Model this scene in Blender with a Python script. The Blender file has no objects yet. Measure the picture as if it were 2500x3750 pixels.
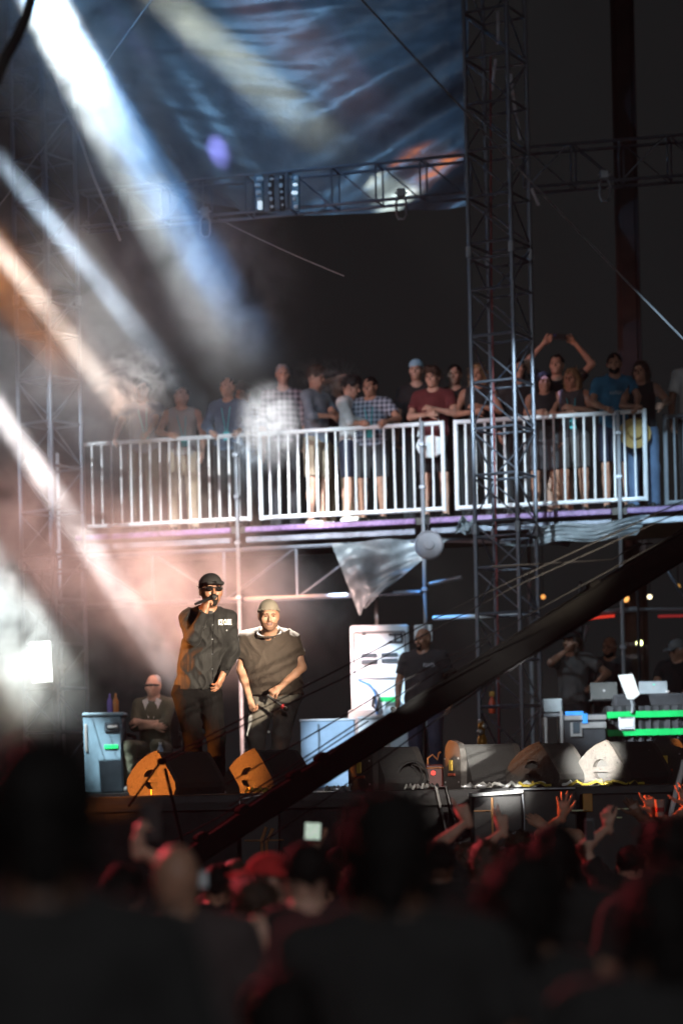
import bpy, math, random
import numpy as np
from mathutils import Vector, Matrix, Euler
from mathutils.geometry import tessellate_polygon

random.seed(7)
SC = bpy.context.scene
COL = SC.collection
R = math.radians

# ------------------------------------------------------------------ camera
FPX, CX, CY, ROLL, HC = 8730.0, 1250.0, 2850.0, 0.0225, 1.90
cam_data = bpy.data.cameras.new('camera')
cam = bpy.data.objects.new('camera', cam_data)
COL.objects.link(cam)
cam_data.sensor_fit = 'HORIZONTAL'
cam_data.sensor_width = 24.0
cam_data.lens = 24.0 * FPX / 2500.0
cam_data.shift_y = 975.0 / 2500.0
cam_data.clip_start = 0.1
cam_data.clip_end = 2000.0
cam_data.dof.use_dof = True
cam_data.dof.focus_distance = 20.0
cam_data.dof.aperture_fstop = 1.15
cam.matrix_world = Matrix.Translation((0, 0, HC)) @ Matrix.Rotation(ROLL, 4, 'Y') @ Matrix.Rotation(R(90), 4, 'X')
SC.camera = cam

# ------------------------------------------------------------------ world: night sky
world = bpy.data.worlds.new('World')
SC.world = world
world.use_nodes = True
wn = world.node_tree
bgn = wn.nodes.get('Background') or wn.nodes.new('ShaderNodeBackground')
bgn.inputs['Color'].default_value = (0.0085, 0.0088, 0.0092, 1)
bgn.inputs['Strength'].default_value = 1.0
SC.view_settings.view_transform = 'Standard'
SC.view_settings.look = 'None'
SC.view_settings.exposure = 0.0
SC.view_settings.gamma = 1.0
cy = SC.cycles
cy.use_denoising = True
cy.max_bounces = 6
cy.diffuse_bounces = 2
cy.glossy_bounces = 2
cy.transmission_bounces = 3
cy.transparent_max_bounces = 8
cy.volume_bounces = 1
cy.sample_clamp_indirect = 4.0
cy.use_adaptive_sampling = True
cy.adaptive_threshold = 0.03
cy.volume_step_rate = 3.0
cy.volume_max_steps = 96
cy.use_light_tree = True


def P(px, py, Y):
    """a point of the place, given where the photo shows it and how far away it stands"""
    u, v = (px - CX) / FPX, (CY - py) / FPX
    c, s = math.cos(ROLL), math.sin(ROLL)
    return Vector(((u * c + v * s) * Y, Y, HC + (-u * s + v * c) * Y))


def spot(name, src, dst, power, color, size_deg, blend=0.3, radius=0.05):
    d = bpy.data.lights.new(name, 'SPOT')
    d.energy = power
    d.color = color
    d.spot_size = R(size_deg)
    d.spot_blend = blend
    d.shadow_soft_size = radius
    o = bpy.data.objects.new(name, d)
    COL.objects.link(o)
    o.location = src
    o.rotation_euler = (Vector(dst) - Vector(src)).to_track_quat('-Z', 'Y').to_euler()
    return o

# ------------------------------------------------------------------ stage lamps (spot lamps of the rig and a few added fills)
def lamp(name, src, dst, E, color, size, blend=0.4, radius=0.06):
    """spot lamp that brings irradiance E to the point it is aimed at"""
    d = (Vector(dst) - Vector(src)).length
    return spot(name, src, dst, E * 4 * math.pi * d * d, color, size, blend, radius)


WARM, COOL = (1.0, 0.84, 0.62), (0.66, 0.86, 1.0)
# front of house: follow spot, and an added dim fill that lifts the dark crowd
lamp('follow_spot', (8.5, 4.0, 5.2), (-0.95, 20.2, 3.02), 17.0, WARM, 5.6, 0.9)
lamp('added_fill', (2.0, -14.0, 12.0), (0.0, 10.0, 1.0), 0.5, (0.95, 0.98, 1.0), 60, 1.0, 0.5)
# side and back light on the performers
lamp('orange_side_light', (-9.0, 15.0, 2.6), (-1.15, 19.5, 2.0), 26.0, (1.0, 0.27, 0.04), 7.5, 0.9)
lamp('orange_side_light', (-8.0, 20.6, 4.2), (-1.25, 20.0, 2.9), 22.0, (1.0, 0.3, 0.06), 9.0, 0.8)
lamp('back_light', (-2.2, 24.2, 11.5), (-0.64, 20.8, 3.1), 95.0, (1.0, 0.92, 0.8), 4.4, 0.7)
# cool light from the front truss on rails, scaffold and cases
lamp('cool_wash', (-6.5, 14.5, 11.5), (0.6, 27.6, 4.6), 1.1, COOL, 22, 0.9)
for i in range(6):
    x = -3.1 + i * 1.4
    c = (.85, .94, 1.0) if i < 3 else ((.7, .88, 1.0) if i < 5 else (.55, .8, 1.0))
    lamp('rail_light', (x - 3.5, 14.5, 9.5), (x, 28.5 - i * .34, 5.3), 6.5 - i * .4, c, 8.0, 0.6)
lamp('case_light', (-5.5, 15.0, 9.0), (0.38, 27.2, 3.15), 9.0, COOL, 3.6, 0.7)
lamp('case_light', (-5.5, 15.0, 8.0), (0.05, 25.3, 2.25), 6.0, (0.7, 0.86, 1.0), 4.6, 0.7)
lamp('platform_pink_wash', (-7.0, 18.0, 7.2), (0.4, 28.4, 6.4), 1.1, (1.0, 0.5, 0.44), 24, 0.8)
lamp('stage_right_light', (-1.5, 4.0, 4.2), (2.08, 19.35, 1.98), 75.0, (1.0, 0.97, 0.88), 1.7, 0.4)
lamp('stage_right_light', (-2.0, 4.0, 4.2), (1.12, 19.7, 2.02), 22.0, (1.0, 0.95, 0.84), 1.3, 0.6)
lamp('stage_right_light', (-1.8, 4.0, 4.2), P(1850, 2893, 18.4), 16.0, (1.0, 0.97, 0.9), 1.5, 1.0)
lamp('lip_light', (0.5, 2.0, 8.5), (1.0, 19.3, 1.85), 4.0, (1.0, 0.9, 0.8), 5.0, 1.0)
lamp('desk_light', (-4.6, 17.0, 9.5), (3.2, 26.0, 2.5), 9.0, (0.85, 0.95, 1.0), 6.5, 0.8)
# red light thrown from the stage on the crowd
lamp('crowd_red', (-6.5, 20.5, 6.6), (0.2, 10.0, 1.4), 2.8, (1.0, 0.09, 0.11), 50, 0.8)
lamp('crowd_orange', (-1.5, 18.6, 3.6), (2.2, 16.8, 2.0), 15.0, (1.0, 0.15, 0.04), 22, 0.9)


# beams through the smoke: image point where they come from / land
def beam(name, a, b, back, E, color, size, blend=0.5):
    A, B = P(*a), P(*b)
    src = A + (A - B).normalized() * back
    return lamp(name, src, B, E, color, size, blend, 0.04)


beam('beam_white', (155, 0, 24.6), (850, 1300, 27.0), 9.0, 125.0, (0.9, 1.0, 0.99), 3.6, 0.8)
beam('beam_violet_grey', (0, 580, 24.6), (720, 1480, 26.5), 9.0, 220.0, (0.62, 0.8, 1.0), 1.6, 0.9)
beam('beam_amber_white', (0, 915, 24.6), (400, 1430, 25.8), 9.0, 250.0, (1.0, 0.86, 0.75), 1.8, 0.9)
beam('beam_amber', (0, 990, 25.2), (380, 1450, 26.3), 9.0, 34.0, (1.0, 0.36, 0.1), 5.0, 1.0)
beam('beam_low_white', (0, 1510, 24.6), (450, 2190, 25.3), 9.0, 190.0, (1.0, 0.93, 0.92), 1.9, 0.9)
beam('beam_floor_white', (-120, 2020, 24.4), (150, 2500, 25.0), 8.0, 60.0, (0.9, 1.0, 0.98), 6.0, 0.6)
beam('beam_blue', (430, 440, 25.3), (780, 1000, 26.0), 9.0, 230.0, (0.1, 0.42, 1.0), 3.4, 0.9)
lamp('rose_wash', (-5.0, 15.0, 7.0), P(760, 2180, 25.6), 58.0, (1.0, 0.6, 0.5), 11.5, 1.0)
lamp('rose_wash', (-7.5, 16.0, 7.5), P(180, 1980, 25.0), 20.0, (1.0, 0.56, 0.48), 10.0, 1.0)
# two spots added only to brighten the puffs at the railing
lamp('puff_fill', (-4.5, 15.5, 12.5), P(975, 1540, 26.9), 28.0, (0.95, 0.97, 1.0), 4.6, 1.0)
lamp('puff_fill', (-5.5, 15.5, 12.5), P(520, 1440, 26.6), 18.0, (1.0, 0.98, 0.94), 5.0, 1.0)
# patterns landing on the tarp
beam('tarp_cream', (540, -60, 27.15), (1290, 610, 28.0), 8.0, 90.0, (0.93, 1.0, 0.80), 3.8, 1.0)
beam('tarp_violet', (400, 30, 27.3), (660, 370, 28.3), 6.0, 55.0, (0.36, 0.36, 1.0), 2.2, 1.0)
beam('tarp_violet', (600, 60, 27.4), (1130, 620, 28.1), 7.0, 14.0, (0.42, 0.45, 1.0), 2.4, 1.0)
beam('tarp_orange', (860, -80, 27.2), (1330, 400, 27.72), 8.0, 9.0, (1.0, 0.26, 0.03), 5.6, 1.0)
beam('tarp_blue', (500, -200, 25.5), (1100, 420, 28.5), 6.0, 2.2, (0.26, 0.58, 1.0), 34.0, 1.0)
beam('tarp_thin_violet', (1140, -40, 27.3), (1290, 210, 27.4), 6.0, 45.0, (0.4, 0.45, 1.0), 1.0, 1.0)

# ------------------------------------------------------------------ materials
MATS = {}


def mat(key, col, rough=0.6, metal=0.0, var=0.15, scale=8.0, bump=0.0, bscale=60.0, spec=0.4, emit=None, estr=0.0,
        sub=0.0, sheen=0.0, crease=0.0):
    if key in MATS:
        return MATS[key]
    m = bpy.data.materials.new(key)
    m.use_nodes = True
    nt = m.node_tree
    b = nt.nodes['Principled BSDF']
    b.inputs['Roughness'].default_value = rough
    b.inputs['Metallic'].default_value = metal
    b.inputs['Specular IOR Level'].default_value = spec
    if sub:
        b.inputs['Subsurface Weight'].default_value = sub
        b.inputs['Subsurface Radius'].default_value = (0.012, 0.005, 0.003)
        b.inputs['Subsurface Scale'].default_value = 1.0
    if sheen:
        b.inputs['Sheen Weight'].default_value = sheen
    tc = nt.nodes.new('ShaderNodeTexCoord')
    n = nt.nodes.new('ShaderNodeTexNoise')
    n.inputs['Scale'].default_value = scale
    n.inputs['Detail'].default_value = 5.0
    nt.links.new(tc.outputs['Object'], n.inputs['Vector'])
    r = nt.nodes.new('ShaderNodeValToRGB')
    r.color_ramp.elements[0].position = 0.3
    r.color_ramp.elements[1].position = 0.7
    r.color_ramp.elements[0].color = tuple(max(0, c * (1 - var)) for c in col) + (1,)
    r.color_ramp.elements[1].color = tuple(min(1, c * (1 + var)) for c in col) + (1,)
    nt.links.new(n.outputs['Fac'], r.inputs['Fac'])
    nt.links.new(r.outputs['Color'], b.inputs['Base Color'])
    if bump:
        n2 = nt.nodes.new('ShaderNodeTexNoise')
        n2.inputs['Scale'].default_value = bscale
        n2.inputs['Detail'].default_value = 4.0
        nt.links.new(tc.outputs['Object'], n2.inputs['Vector'])
        bp = nt.nodes.new('ShaderNodeBump')
        bp.inputs['Strength'].default_value = bump
        bp.inputs['Distance'].default_value = 0.01
        nt.links.new(n2.outputs['Fac'], bp.inputs['Height'])
        nt.links.new(bp.outputs['Normal'], b.inputs['Normal'])
    if crease:
        n3 = nt.nodes.new('ShaderNodeTexNoise')
        n3.inputs['Scale'].default_value = 5.5
        n3.inputs['Detail'].default_value = 2.0
        n3.inputs['Distortion'].default_value = 1.6
        mp = nt.nodes.new('ShaderNodeMapping')
        mp.inputs['Scale'].default_value = (1.0, 1.0, 0.55)
        mp.inputs['Rotation'].default_value = (0, 0.5, 0)
        nt.links.new(tc.outputs['Object'], mp.inputs['Vector'])
        nt.links.new(mp.outputs['Vector'], n3.inputs['Vector'])
        b3 = nt.nodes.new('ShaderNodeBump')
        b3.inputs['Strength'].default_value = crease
        b3.inputs['Distance'].default_value = 0.06
        nt.links.new(n3.outputs['Fac'], b3.inputs['Height'])
        if bump:
            nt.links.new(b3.outputs['Normal'], bp.inputs['Normal'])
        else:
            nt.links.new(b3.outputs['Normal'], b.inputs['Normal'])
    if emit:
        b.inputs['Emission Color'].default_value = tuple(emit) + (1,)
        b.inputs['Emission Strength'].default_value = estr
    MATS[key] = m
    return m


def mat_bands(key, c0, c1, axis, scale, rough=0.8, plaid=None):
    """cloth with woven bands (stripes), or a plaid when plaid names a second axis"""
    if key in MATS:
        return MATS[key]
    m = mat(key, c0, rough=rough)
    nt = m.node_tree
    b = nt.nodes['Principled BSDF']
    tc = nt.nodes.new('ShaderNodeTexCoord')
    sep = nt.nodes.new('ShaderNodeSeparateXYZ')
    nt.links.new(tc.outputs['Object'], sep.inputs['Vector'])

    def band(ax, sc):
        mu = nt.nodes.new('ShaderNodeMath'); mu.operation = 'MULTIPLY'; mu.inputs[1].default_value = sc
        nt.links.new(sep.outputs[ax], mu.inputs[0])
        si = nt.nodes.new('ShaderNodeMath'); si.operation = 'SINE'
        nt.links.new(mu.outputs[0], si.inputs[0])
        gr = nt.nodes.new('ShaderNodeMath'); gr.operation = 'GREATER_THAN'; gr.inputs[1].default_value = 0.15
        nt.links.new(si.outputs[0], gr.inputs[0])
        return gr.outputs[0]
    f = band(axis, scale)
    if plaid:
        f2 = band(plaid, scale)
        ad = nt.nodes.new('ShaderNodeMath'); ad.operation = 'ADD'
        nt.links.new(f, ad.inputs[0]); nt.links.new(f2, ad.inputs[1])
        mu = nt.nodes.new('ShaderNodeMath'); mu.operation = 'MULTIPLY'; mu.inputs[1].default_value = 0.5
        nt.links.new(ad.outputs[0], mu.inputs[0])
        f = mu.outputs[0]
    mx = nt.nodes.new('ShaderNodeMix'); mx.data_type = 'RGBA'
    mx.inputs['A'].default_value = tuple(c0) + (1,)
    mx.inputs['B'].default_value = tuple(c1) + (1,)
    nt.links.new(f, mx.inputs['Factor'])
    nt.links.new(mx.outputs['Result'], b.inputs['Base Color'])
    return m


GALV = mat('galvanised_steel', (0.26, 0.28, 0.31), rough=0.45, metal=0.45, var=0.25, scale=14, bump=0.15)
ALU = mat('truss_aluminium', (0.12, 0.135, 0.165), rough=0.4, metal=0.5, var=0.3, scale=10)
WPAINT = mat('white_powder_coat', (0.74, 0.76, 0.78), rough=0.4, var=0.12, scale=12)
BLACK = mat('black_paint', (0.018, 0.018, 0.019), rough=0.55, var=0.3, bump=0.2)
BLACKM = mat('black_metal', (0.02, 0.02, 0.022), rough=0.4, var=0.35, metal=0.3, bump=0.1)
RUBBER = mat('black_rubber', (0.014, 0.014, 0.014), rough=0.6)
SILVER = mat('bright_metal', (0.62, 0.63, 0.65), rough=0.28, metal=0.8, var=0.15)
WHITE = mat('white_plastic', (0.72, 0.76, 0.8), rough=0.45, var=0.06)
GREEN = mat('green_tape', (0.0, 0.5, 0.11), rough=0.6, var=0.12)
PURPLE = mat('purple_fascia', (0.2, 0.11, 0.27), rough=0.35, var=0.4, scale=20)
WOODBLK = mat('stage_black_ply', (0.02, 0.02, 0.02), rough=0.65, var=0.4, scale=3, bump=0.3)


# ------------------------------------------------------------------ object helpers
def tag(o, label=None, cat=None, group=None, kind=None):
    if label: o['label'] = label
    if cat: o['category'] = cat
    if group: o['group'] = group
    if kind: o['kind'] = kind
    return o


def thing(name, loc, label, cat, group=None, rotz=0.0):
    o = bpy.data.objects.new(name, None)
    COL.objects.link(o)
    o.empty_display_size = 0.2
    o.location = loc
    o.rotation_euler = (0, 0, rotz)
    return tag(o, label, cat, group)


def link(name, me, material, parent=None):
    o = bpy.data.objects.new(name, me)
    COL.objects.link(o)
    if material is not None and not me.materials:
        me.materials.append(material)
    if parent is not None:
        o.parent = parent
    return o


class MB:
    def __init__(s):
        s.v, s.f = [], []

    def add(s, vs, fs):
        n = len(s.v)
        s.v += [tuple(v) for v in vs]
        s.f += [tuple(i + n for i in f) for f in fs]
        return s

    def box(s, c, size, rot=None):
        hx, hy, hz = size[0] / 2, size[1] / 2, size[2] / 2
        pts = [Vector((x, y, z)) for z in (-hz, hz) for y in (-hy, hy) for x in (-hx, hx)]
        if rot is not None: pts = [rot @ p for p in pts]
        c = Vector(c)
        return s.add([p + c for p in pts], [(0, 2, 3, 1), (4, 5, 7, 6), (0, 1, 5, 4), (2, 6, 7, 3), (0, 4, 6, 2), (1, 3, 7, 5)])

    def bbox(s, c, size, b=0.01, rot=None):
        """box with chamfered vertical and horizontal edges"""
        hx, hy, hz = size[0] / 2, size[1] / 2, size[2] / 2
        b = min(b, hx * .9, hy * .9, hz * .9)

        def ring(ix, iy, z):
            return [(-ix + b, -iy, z), (ix - b, -iy, z), (ix, -iy + b, z), (ix, iy - b, z), (ix - b, iy, z), (-ix + b, iy, z), (-ix, iy - b, z), (-ix, -iy + b, z)]
        pts = ring(hx - b, hy - b, -hz) + ring(hx, hy, -hz + b) + ring(hx, hy, hz - b) + ring(hx - b, hy - b, hz)
        fs = [tuple(range(7, -1, -1)), tuple(range(24, 32))]
        for k in range(3):
            for i in range(8):
                j = (i + 1) % 8
                fs.append((k * 8 + i, k * 8 + j, k * 8 + 8 + j, k * 8 + 8 + i))
        pts = [Vector(p) for p in pts]
        if rot is not None: pts = [rot @ p for p in pts]
        c = Vector(c)
        return s.add([p + c for p in pts], fs)

    def tube(s, path, rad, n=8, caps=True):
        path = [Vector(p) for p in path]
        m = len(path)
        rad = [rad] * m if isinstance(rad, (int, float)) else list(rad)
        vs, fs = [], []
        prev = None
        for i, p in enumerate(path):
            t = (path[min(i + 1, m - 1)] - path[max(i - 1, 0)]).normalized()
            if prev is None:
                a = t.orthogonal().normalized()
            else:
                a = prev - t * prev.dot(t)
                a = a.normalized() if a.length > 1e-6 else t.orthogonal().normalized()
            prev = a
            b = t.cross(a)
            for k in range(n):
                q = 2 * math.pi * k / n
                vs.append(p + (a * math.cos(q) + b * math.sin(q)) * rad[i])
        for i in range(m - 1):
            for k in range(n):
                l = (k + 1) % n
                fs.append((i * n + k, i * n + l, (i + 1) * n + l, (i + 1) * n + k))
        if caps:
            fs.append(tuple(range(n - 1, -1, -1)))
            fs.append(tuple((m - 1) * n + k for k in range(n)))
        return s.add(vs, fs)

    def lathe(s, prof, n=16, c=(0, 0, 0), rot=None):
        vs, fs = [], []
        for r, z in prof:
            for k in range(n):
                q = 2 * math.pi * k / n
                p = Vector((r * math.cos(q), r * math.sin(q), z))
                if rot is not None: p = rot @ p
                vs.append(p + Vector(c))
        m = len(prof)
        for i in range(m - 1):
            for k in range(n):
                l = (k + 1) % n
                fs.append((i * n + k, i * n + l, (i + 1) * n + l, (i + 1) * n + k))
        fs.append(tuple(range(n - 1, -1, -1)))
        fs.append(tuple((m - 1) * n + k for k in range(n)))
        return s.add(vs, fs)

    def prism(s, loops, frame, depth):
        """outline (with holes) given as 2d loops, laid out in frame(o, ex, ey, ez) and extruded along ez"""
        o, ex, ey, ez = [Vector(q) for q in frame]
        tri = tessellate_polygon([[Vector((a, b, 0)) for a, b in lp] for lp in loops])
        flat = [q for lp in loops for q in lp]
        n = len(flat)
        vs = [o + ex * a + ey * b for a, b in flat] + [o + ex * a + ey * b + ez * depth for a, b in flat]
        fs = [tuple(t) for t in tri] + [tuple(i + n for i in reversed(t)) for t in tri]
        k = 0
        for lp in loops:
            m = len(lp)
            for i in range(m):
                j = (i + 1) % m
                fs.append((k + i, k + j, n + k + j, n + k + i))
            k += m
        return s.add(vs, fs)

    def mesh(s, name, smooth=False):
        me = bpy.data.meshes.new(name)
        me.from_pydata([tuple(v) for v in s.v], [], s.f)
        me.validate()
        if not smooth:
            pass
        else:
            me.polygons.foreach_set('use_smooth', [True] * len(me.polygons))
        import bmesh
        bm = bmesh.new(); bm.from_mesh(me)
        bmesh.ops.recalc_face_normals(bm, faces=bm.faces)
        bm.to_mesh(me); bm.free()
        if smooth:
            try:
                me.set_sharp_from_angle(angle=R(40))
            except Exception:
                pass
        return me

    def build(s, name, material, parent=None, smooth=False):
        return link(name, s.mesh(name, smooth), material, parent)


_unit = {}


def unit_rod(material, n=8):
    k = (material.name, n)
    if k not in _unit:
        me = MB().tube([(0, 0, 0), (0, 0, 1)], 1.0, n).mesh('rod', True)
        me.materials.append(material)
        _unit[k] = me
    return _unit[k]


def rod(name, p0, p1, r, material, parent=None, n=8):
    """a straight tube between two points of its parent's space; alike rods share one mesh"""
    p0, p1 = Vector(p0), Vector(p1)
    d = p1 - p0
    o = bpy.data.objects.new(name, unit_rod(material, n))
    COL.objects.link(o)
    if parent is not None: o.parent = parent
    o.location = p0
    o.rotation_euler = d.to_track_quat('Z', 'Y').to_euler()
    o.scale = (r, r, d.length)
    return o


def sag(p0, p1, drop, n=14):
    p0, p1 = Vector(p0), Vector(p1)
    return [p0.lerp(p1, i / n) - Vector((0, 0, drop * 4 * (i / n) * (1 - i / n))) for i in range(n + 1)]

# ------------------------------------------------------------------ ground and stage
STZ = 1.79
g = MB().add([(-300, -60, 0), (300, -60, 0), (300, 400, 0), (-300, 400, 0)], [(0, 1, 2, 3)]).build(
    'ground', mat('trodden_ground', (0.04, 0.036, 0.03), rough=0.95, var=0.4, scale=2, bump=0.6, bscale=20))
tag(g, kind='structure')
m = MB()
m.box((0.0, 24.4, STZ - 0.06), (13.0, 11.2, 0.12))
st = m.build('stage_floor', WOODBLK)
tag(st, kind='structure')
m = MB()
n = 130
vs, fs = [], []
for i in range(n + 1):
    x = -6.5 + 13.0 * i / n
    dy = 0.025 * math.sin(i * 1.9) + 0.012 * math.sin(i * 4.3)
    vs += [(x, 18.84 + dy * 0.2, STZ - 0.12), (x, 18.84 + dy, 0.9), (x, 18.84 + dy * 1.2, 0.0)]
for i in range(n):
    for k in range(2):
        fs.append((i * 3 + k, i * 3 + 3 + k, i * 3 + 4 + k, i * 3 + 1 + k))
m.add(vs, fs)
m.build('skirt', mat('black_skirt_cloth', (0.02, 0.02, 0.021), rough=0.9, var=0.3, bump=0.4), st, True)
MB().box((0, 18.81, STZ - 0.035), (13.0, 0.03, 0.05)).build('edge_trim', BLACKM, st)


# ------------------------------------------------------------------ lattice towers
def tower(base, s, rotz, ztop, label, step=0.505, r=0.025, zphase=0.0, col=ALU):
    t = thing('truss_tower', base, label, 'truss tower', 'lattice truss towers', rotz)
    h = ztop - base[2]
    c = [(0, 0), (s, 0), (s, s), (0, s)]
    for x, y in c:
        rod('leg', (x, y, 0), (x, y, h), r, col, t)
    k, z = 0, zphase
    while z < h - 0.05:
        for q in range(4):
            (x0, y0), (x1, y1) = c[q], c[(q + 1) % 4]
            rod('rung', (x0, y0, z), (x1, y1, z), r * 0.62, col, t, 6)
            if z + step < h:
                a, b = ((x0, y0, z + step - 0.03), (x1, y1, z + 0.03)) if (k + q) % 2 == 0 or q == 0 else ((x1, y1, z + step - 0.03), (x0, y0, z + 0.03))
                rod('brace', a, b, r * 0.42, col, t, 6)
        if k % 6 == 5:     # coupled section joint: a second rung and bolt plates
            for q in range(4):
                (x0, y0), (x1, y1) = c[q], c[(q + 1) % 4]
                rod('rung', (x0, y0, z - 0.17), (x1, y1, z - 0.17), r * 0.62, col, t, 6)
                rod('sleeve', (x0, y0, z - 0.14), (x0, y0, z - 0.03), r * 1.5, GALV, t)
        z += step
        k += 1
    return t


pb = P(1880, 2720, 26.0)
xr = P(1738, 1875, 26.0).x
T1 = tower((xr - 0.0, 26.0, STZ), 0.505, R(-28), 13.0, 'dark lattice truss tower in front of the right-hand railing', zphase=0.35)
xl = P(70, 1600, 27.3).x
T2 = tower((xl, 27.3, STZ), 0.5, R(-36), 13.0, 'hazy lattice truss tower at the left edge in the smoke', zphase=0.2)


# ------------------------------------------------------------------ horizontal trusses
def truss_beam(A, B, drop, depth, nb, label, name='truss_beam', r=0.019, col=ALU):
    """A, B ends of the top front chord; the chords hang drop below and depth behind"""
    A, B = Vector(A), Vector(B)
    t = thing(name, A, label, 'truss beam', 'horizontal truss beams')
    D = B - A
    u = Vector((D.x, D.y, 0)).normalized()
    w = Vector((-u.y, u.x, 0)) * depth
    dn = Vector((0, 0, -drop))
    for o in (Vector(), dn, w, w + dn):
        rod('chord', o, o + D, r, col, t)
    for i in range(nb + 1):
        q = D * (i / nb)
        rod('strut', q, q + dn, r * 0.62, col, t, 6)
        rod('strut', q + w, q + w + dn, r * 0.62, col, t, 6)
        rod('strut', q + dn, q + w + dn, r * 0.6, col, t, 6)
        rod('strut', q, q + w, r * 0.6, col, t, 6)
        if i < nb:
            q2 = D * ((i + 1) / nb)
            e = (q2 - q) * 0.06
            rod('brace', q + e, q2 + dn - e, r * 0.5, col, t, 6) if i % 2 or i > nb * .55 else rod('brace', q + dn + e, q2 - e, r * 0.5, col, t, 6)
            rod('brace', q + w + e, q2 + w + dn - e, r * 0.42, col, t, 6)
    return t


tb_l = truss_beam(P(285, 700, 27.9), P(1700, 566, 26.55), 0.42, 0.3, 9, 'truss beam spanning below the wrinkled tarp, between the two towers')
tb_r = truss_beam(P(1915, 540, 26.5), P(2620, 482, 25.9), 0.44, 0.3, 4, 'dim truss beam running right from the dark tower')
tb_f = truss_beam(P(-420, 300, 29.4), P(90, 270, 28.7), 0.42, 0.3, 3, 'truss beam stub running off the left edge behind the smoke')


# hanging hoist links under the beams
def hoist_link(p, label):
    t = thing('hoist_link', p, label, 'hoist link', 'hoist links under the trusses')
    w, h, r = 0.055, 0.19, 0.014
    ring = [(-w, 0, -.05), (-w, 0, -h), (-w * .55, 0, -h - .05), (w * .55, 0, -h - .05), (w, 0, -h), (w, 0, -.05), (w * .55, 0, 0), (-w * .55, 0, 0), (-w, 0, -.05)]
    MB().tube(ring, r, 6).build('link', GALV, t, True)
    MB().bbox((0, 0, 0.05), (0.1, 0.06, 0.1), 0.012).build('clamp', GALV, t)
    rod('bolt', (-0.07, 0, 0.05), (0.07, 0, 0.05), 0.012, SILVER, t)
    return t


hoist_link(P(750, 790, 27.1), 'steel hoist link under the left part of the tarp truss')
hoist_link(P(1468, 722, 26.5), 'steel hoist link under the tarp truss, nearest the dark tower')
hoist_link(P(2212, 655, 26.1), 'steel hoist link under the dim right-hand truss')


# wrapped vertical fixtures inside the truss bay
for i, (x0, x1, lab) in enumerate(((932, 966, 'leftmost foil-wrapped bar standing in the tarp truss'), (984, 1004, 'thin dark bar second from the left in the tarp truss'),
                                   (1022, 1042, 'thin dark bar third from the left in the tarp truss'), (1068, 1098, 'rightmost foil-wrapped bar standing in the tarp truss'))):
    a, b = P((x0 + x1) / 2, 772, 26.9), P((x0 + x1) / 2, 640, 26.9)
    wd = (x1 - x0) / FPX * 26.9
    t = thing('fixture_bar', a, lab, 'light bar', 'bars inside the tarp truss')
    d = b - a
    wide = i in (0, 3)
    MB().bbox(d / 2, (wd, 0.06, d.length), 0.012).build('housing', mat('blue_foil', (0.16, 0.3, 0.42), rough=0.25, metal=0.6, var=0.5, scale=30, bump=1.0, bscale=30) if wide else BLACKM, t)
    rr = random.Random(i)
    for q in range(5):  # bright spots of the reflecting bars, put in as pale and glowing bits
        zz = d.length * (0.12 + 0.19 * q + rr.uniform(-.03, .03))
        lit = (i, q) in ((0, 0), (3, 3), (3, 2))
        MB().bbox((rr.uniform(-.2, .2) * wd, -0.045, zz), (wd * rr.uniform(.35, .75), 0.03, rr.uniform(.025, .05) if (i, q) != (0, 0) else 0.1), 0.008).build(
            'lens', mat('spot_glow', (0.75, 0.85, 0.9), rough=0.1, var=0.2, emit=(0.7, 0.88, 1.0), estr=0.8) if lit else mat('spot_pale', (0.6, 0.7, 0.75), rough=0.12, var=0.3), t)


# ------------------------------------------------------------------ backdrop tarp
def tarp_grid(pts, nu, nv, wr, thick=0.004):
    """pts: 4 corners TL TR BR BL in 3d; wr(u,v) -> push along +-Y and down"""
    TL, TR, BR, BL = pts
    vs, fs = [], []
    for j in range(nv + 1):
        v = j / nv
        for i in range(nu + 1):
            u = i / nu
            p = (TL * (1 - u) + TR * u) * (1 - v) + (BL * (1 - u) + BR * u) * v
            dy, dz = wr(u, v)
            vs.append(p + Vector((0, dy, dz)))
    for j in range(nv):
        for i in range(nu):
            a = j * (nu + 1) + i
            fs.append((a, a + 1, a + nu + 2, a + nu + 1))
    return MB().add(vs, fs)


def wr_main(u, v):
    w1 = v + .02 * math.sin(4.1 * u + 9 * v) + .011 * math.sin(11 * u - 17 * v + 1)
    am = .35 + .65 * (.5 + .5 * math.sin(3.3 * u + 13 * v + 2 * math.sin(5 * v))) ** 2
    rip = (0.012 * math.sin(57 * w1) + 0.008 * math.sin(97 * w1 + 3 * u + 1.4) + .006 * math.sin(161 * w1 - 5 * u)) * am * (1 - .45 * v)
    rip += .006 * math.sin(23 * u + 41 * v + 2 * math.sin(7 * u))
    d = max(0.0, (u - 0.5) * 2) * min(1.0, v * 1.7)
    s = u * 3.4 + v * 4.6
    diag = (0.13 * math.sin(s * 4.1 + 1.2 * math.sin(3 * u)) + 0.05 * math.sin(s * 9.7 + 2)) * d
    d2 = max(0.0, (0.55 - u) * 1.8) * v * v
    diag += (0.12 * math.sin((v * 2.6 - u * 4.4) * 5.0 + 1.0) + .05 * math.sin((v * 2.6 - u * 4.4) * 12.0)) * d2
    belly = -0.35 * math.sin(math.pi * v) * math.sin(math.pi * u)
    sg = -0.30 * math.sin(math.pi * u) * v + 0.55 * max(0, .42 - u) ** 1.3 * v
    return rip + diag + belly, sg


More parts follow.
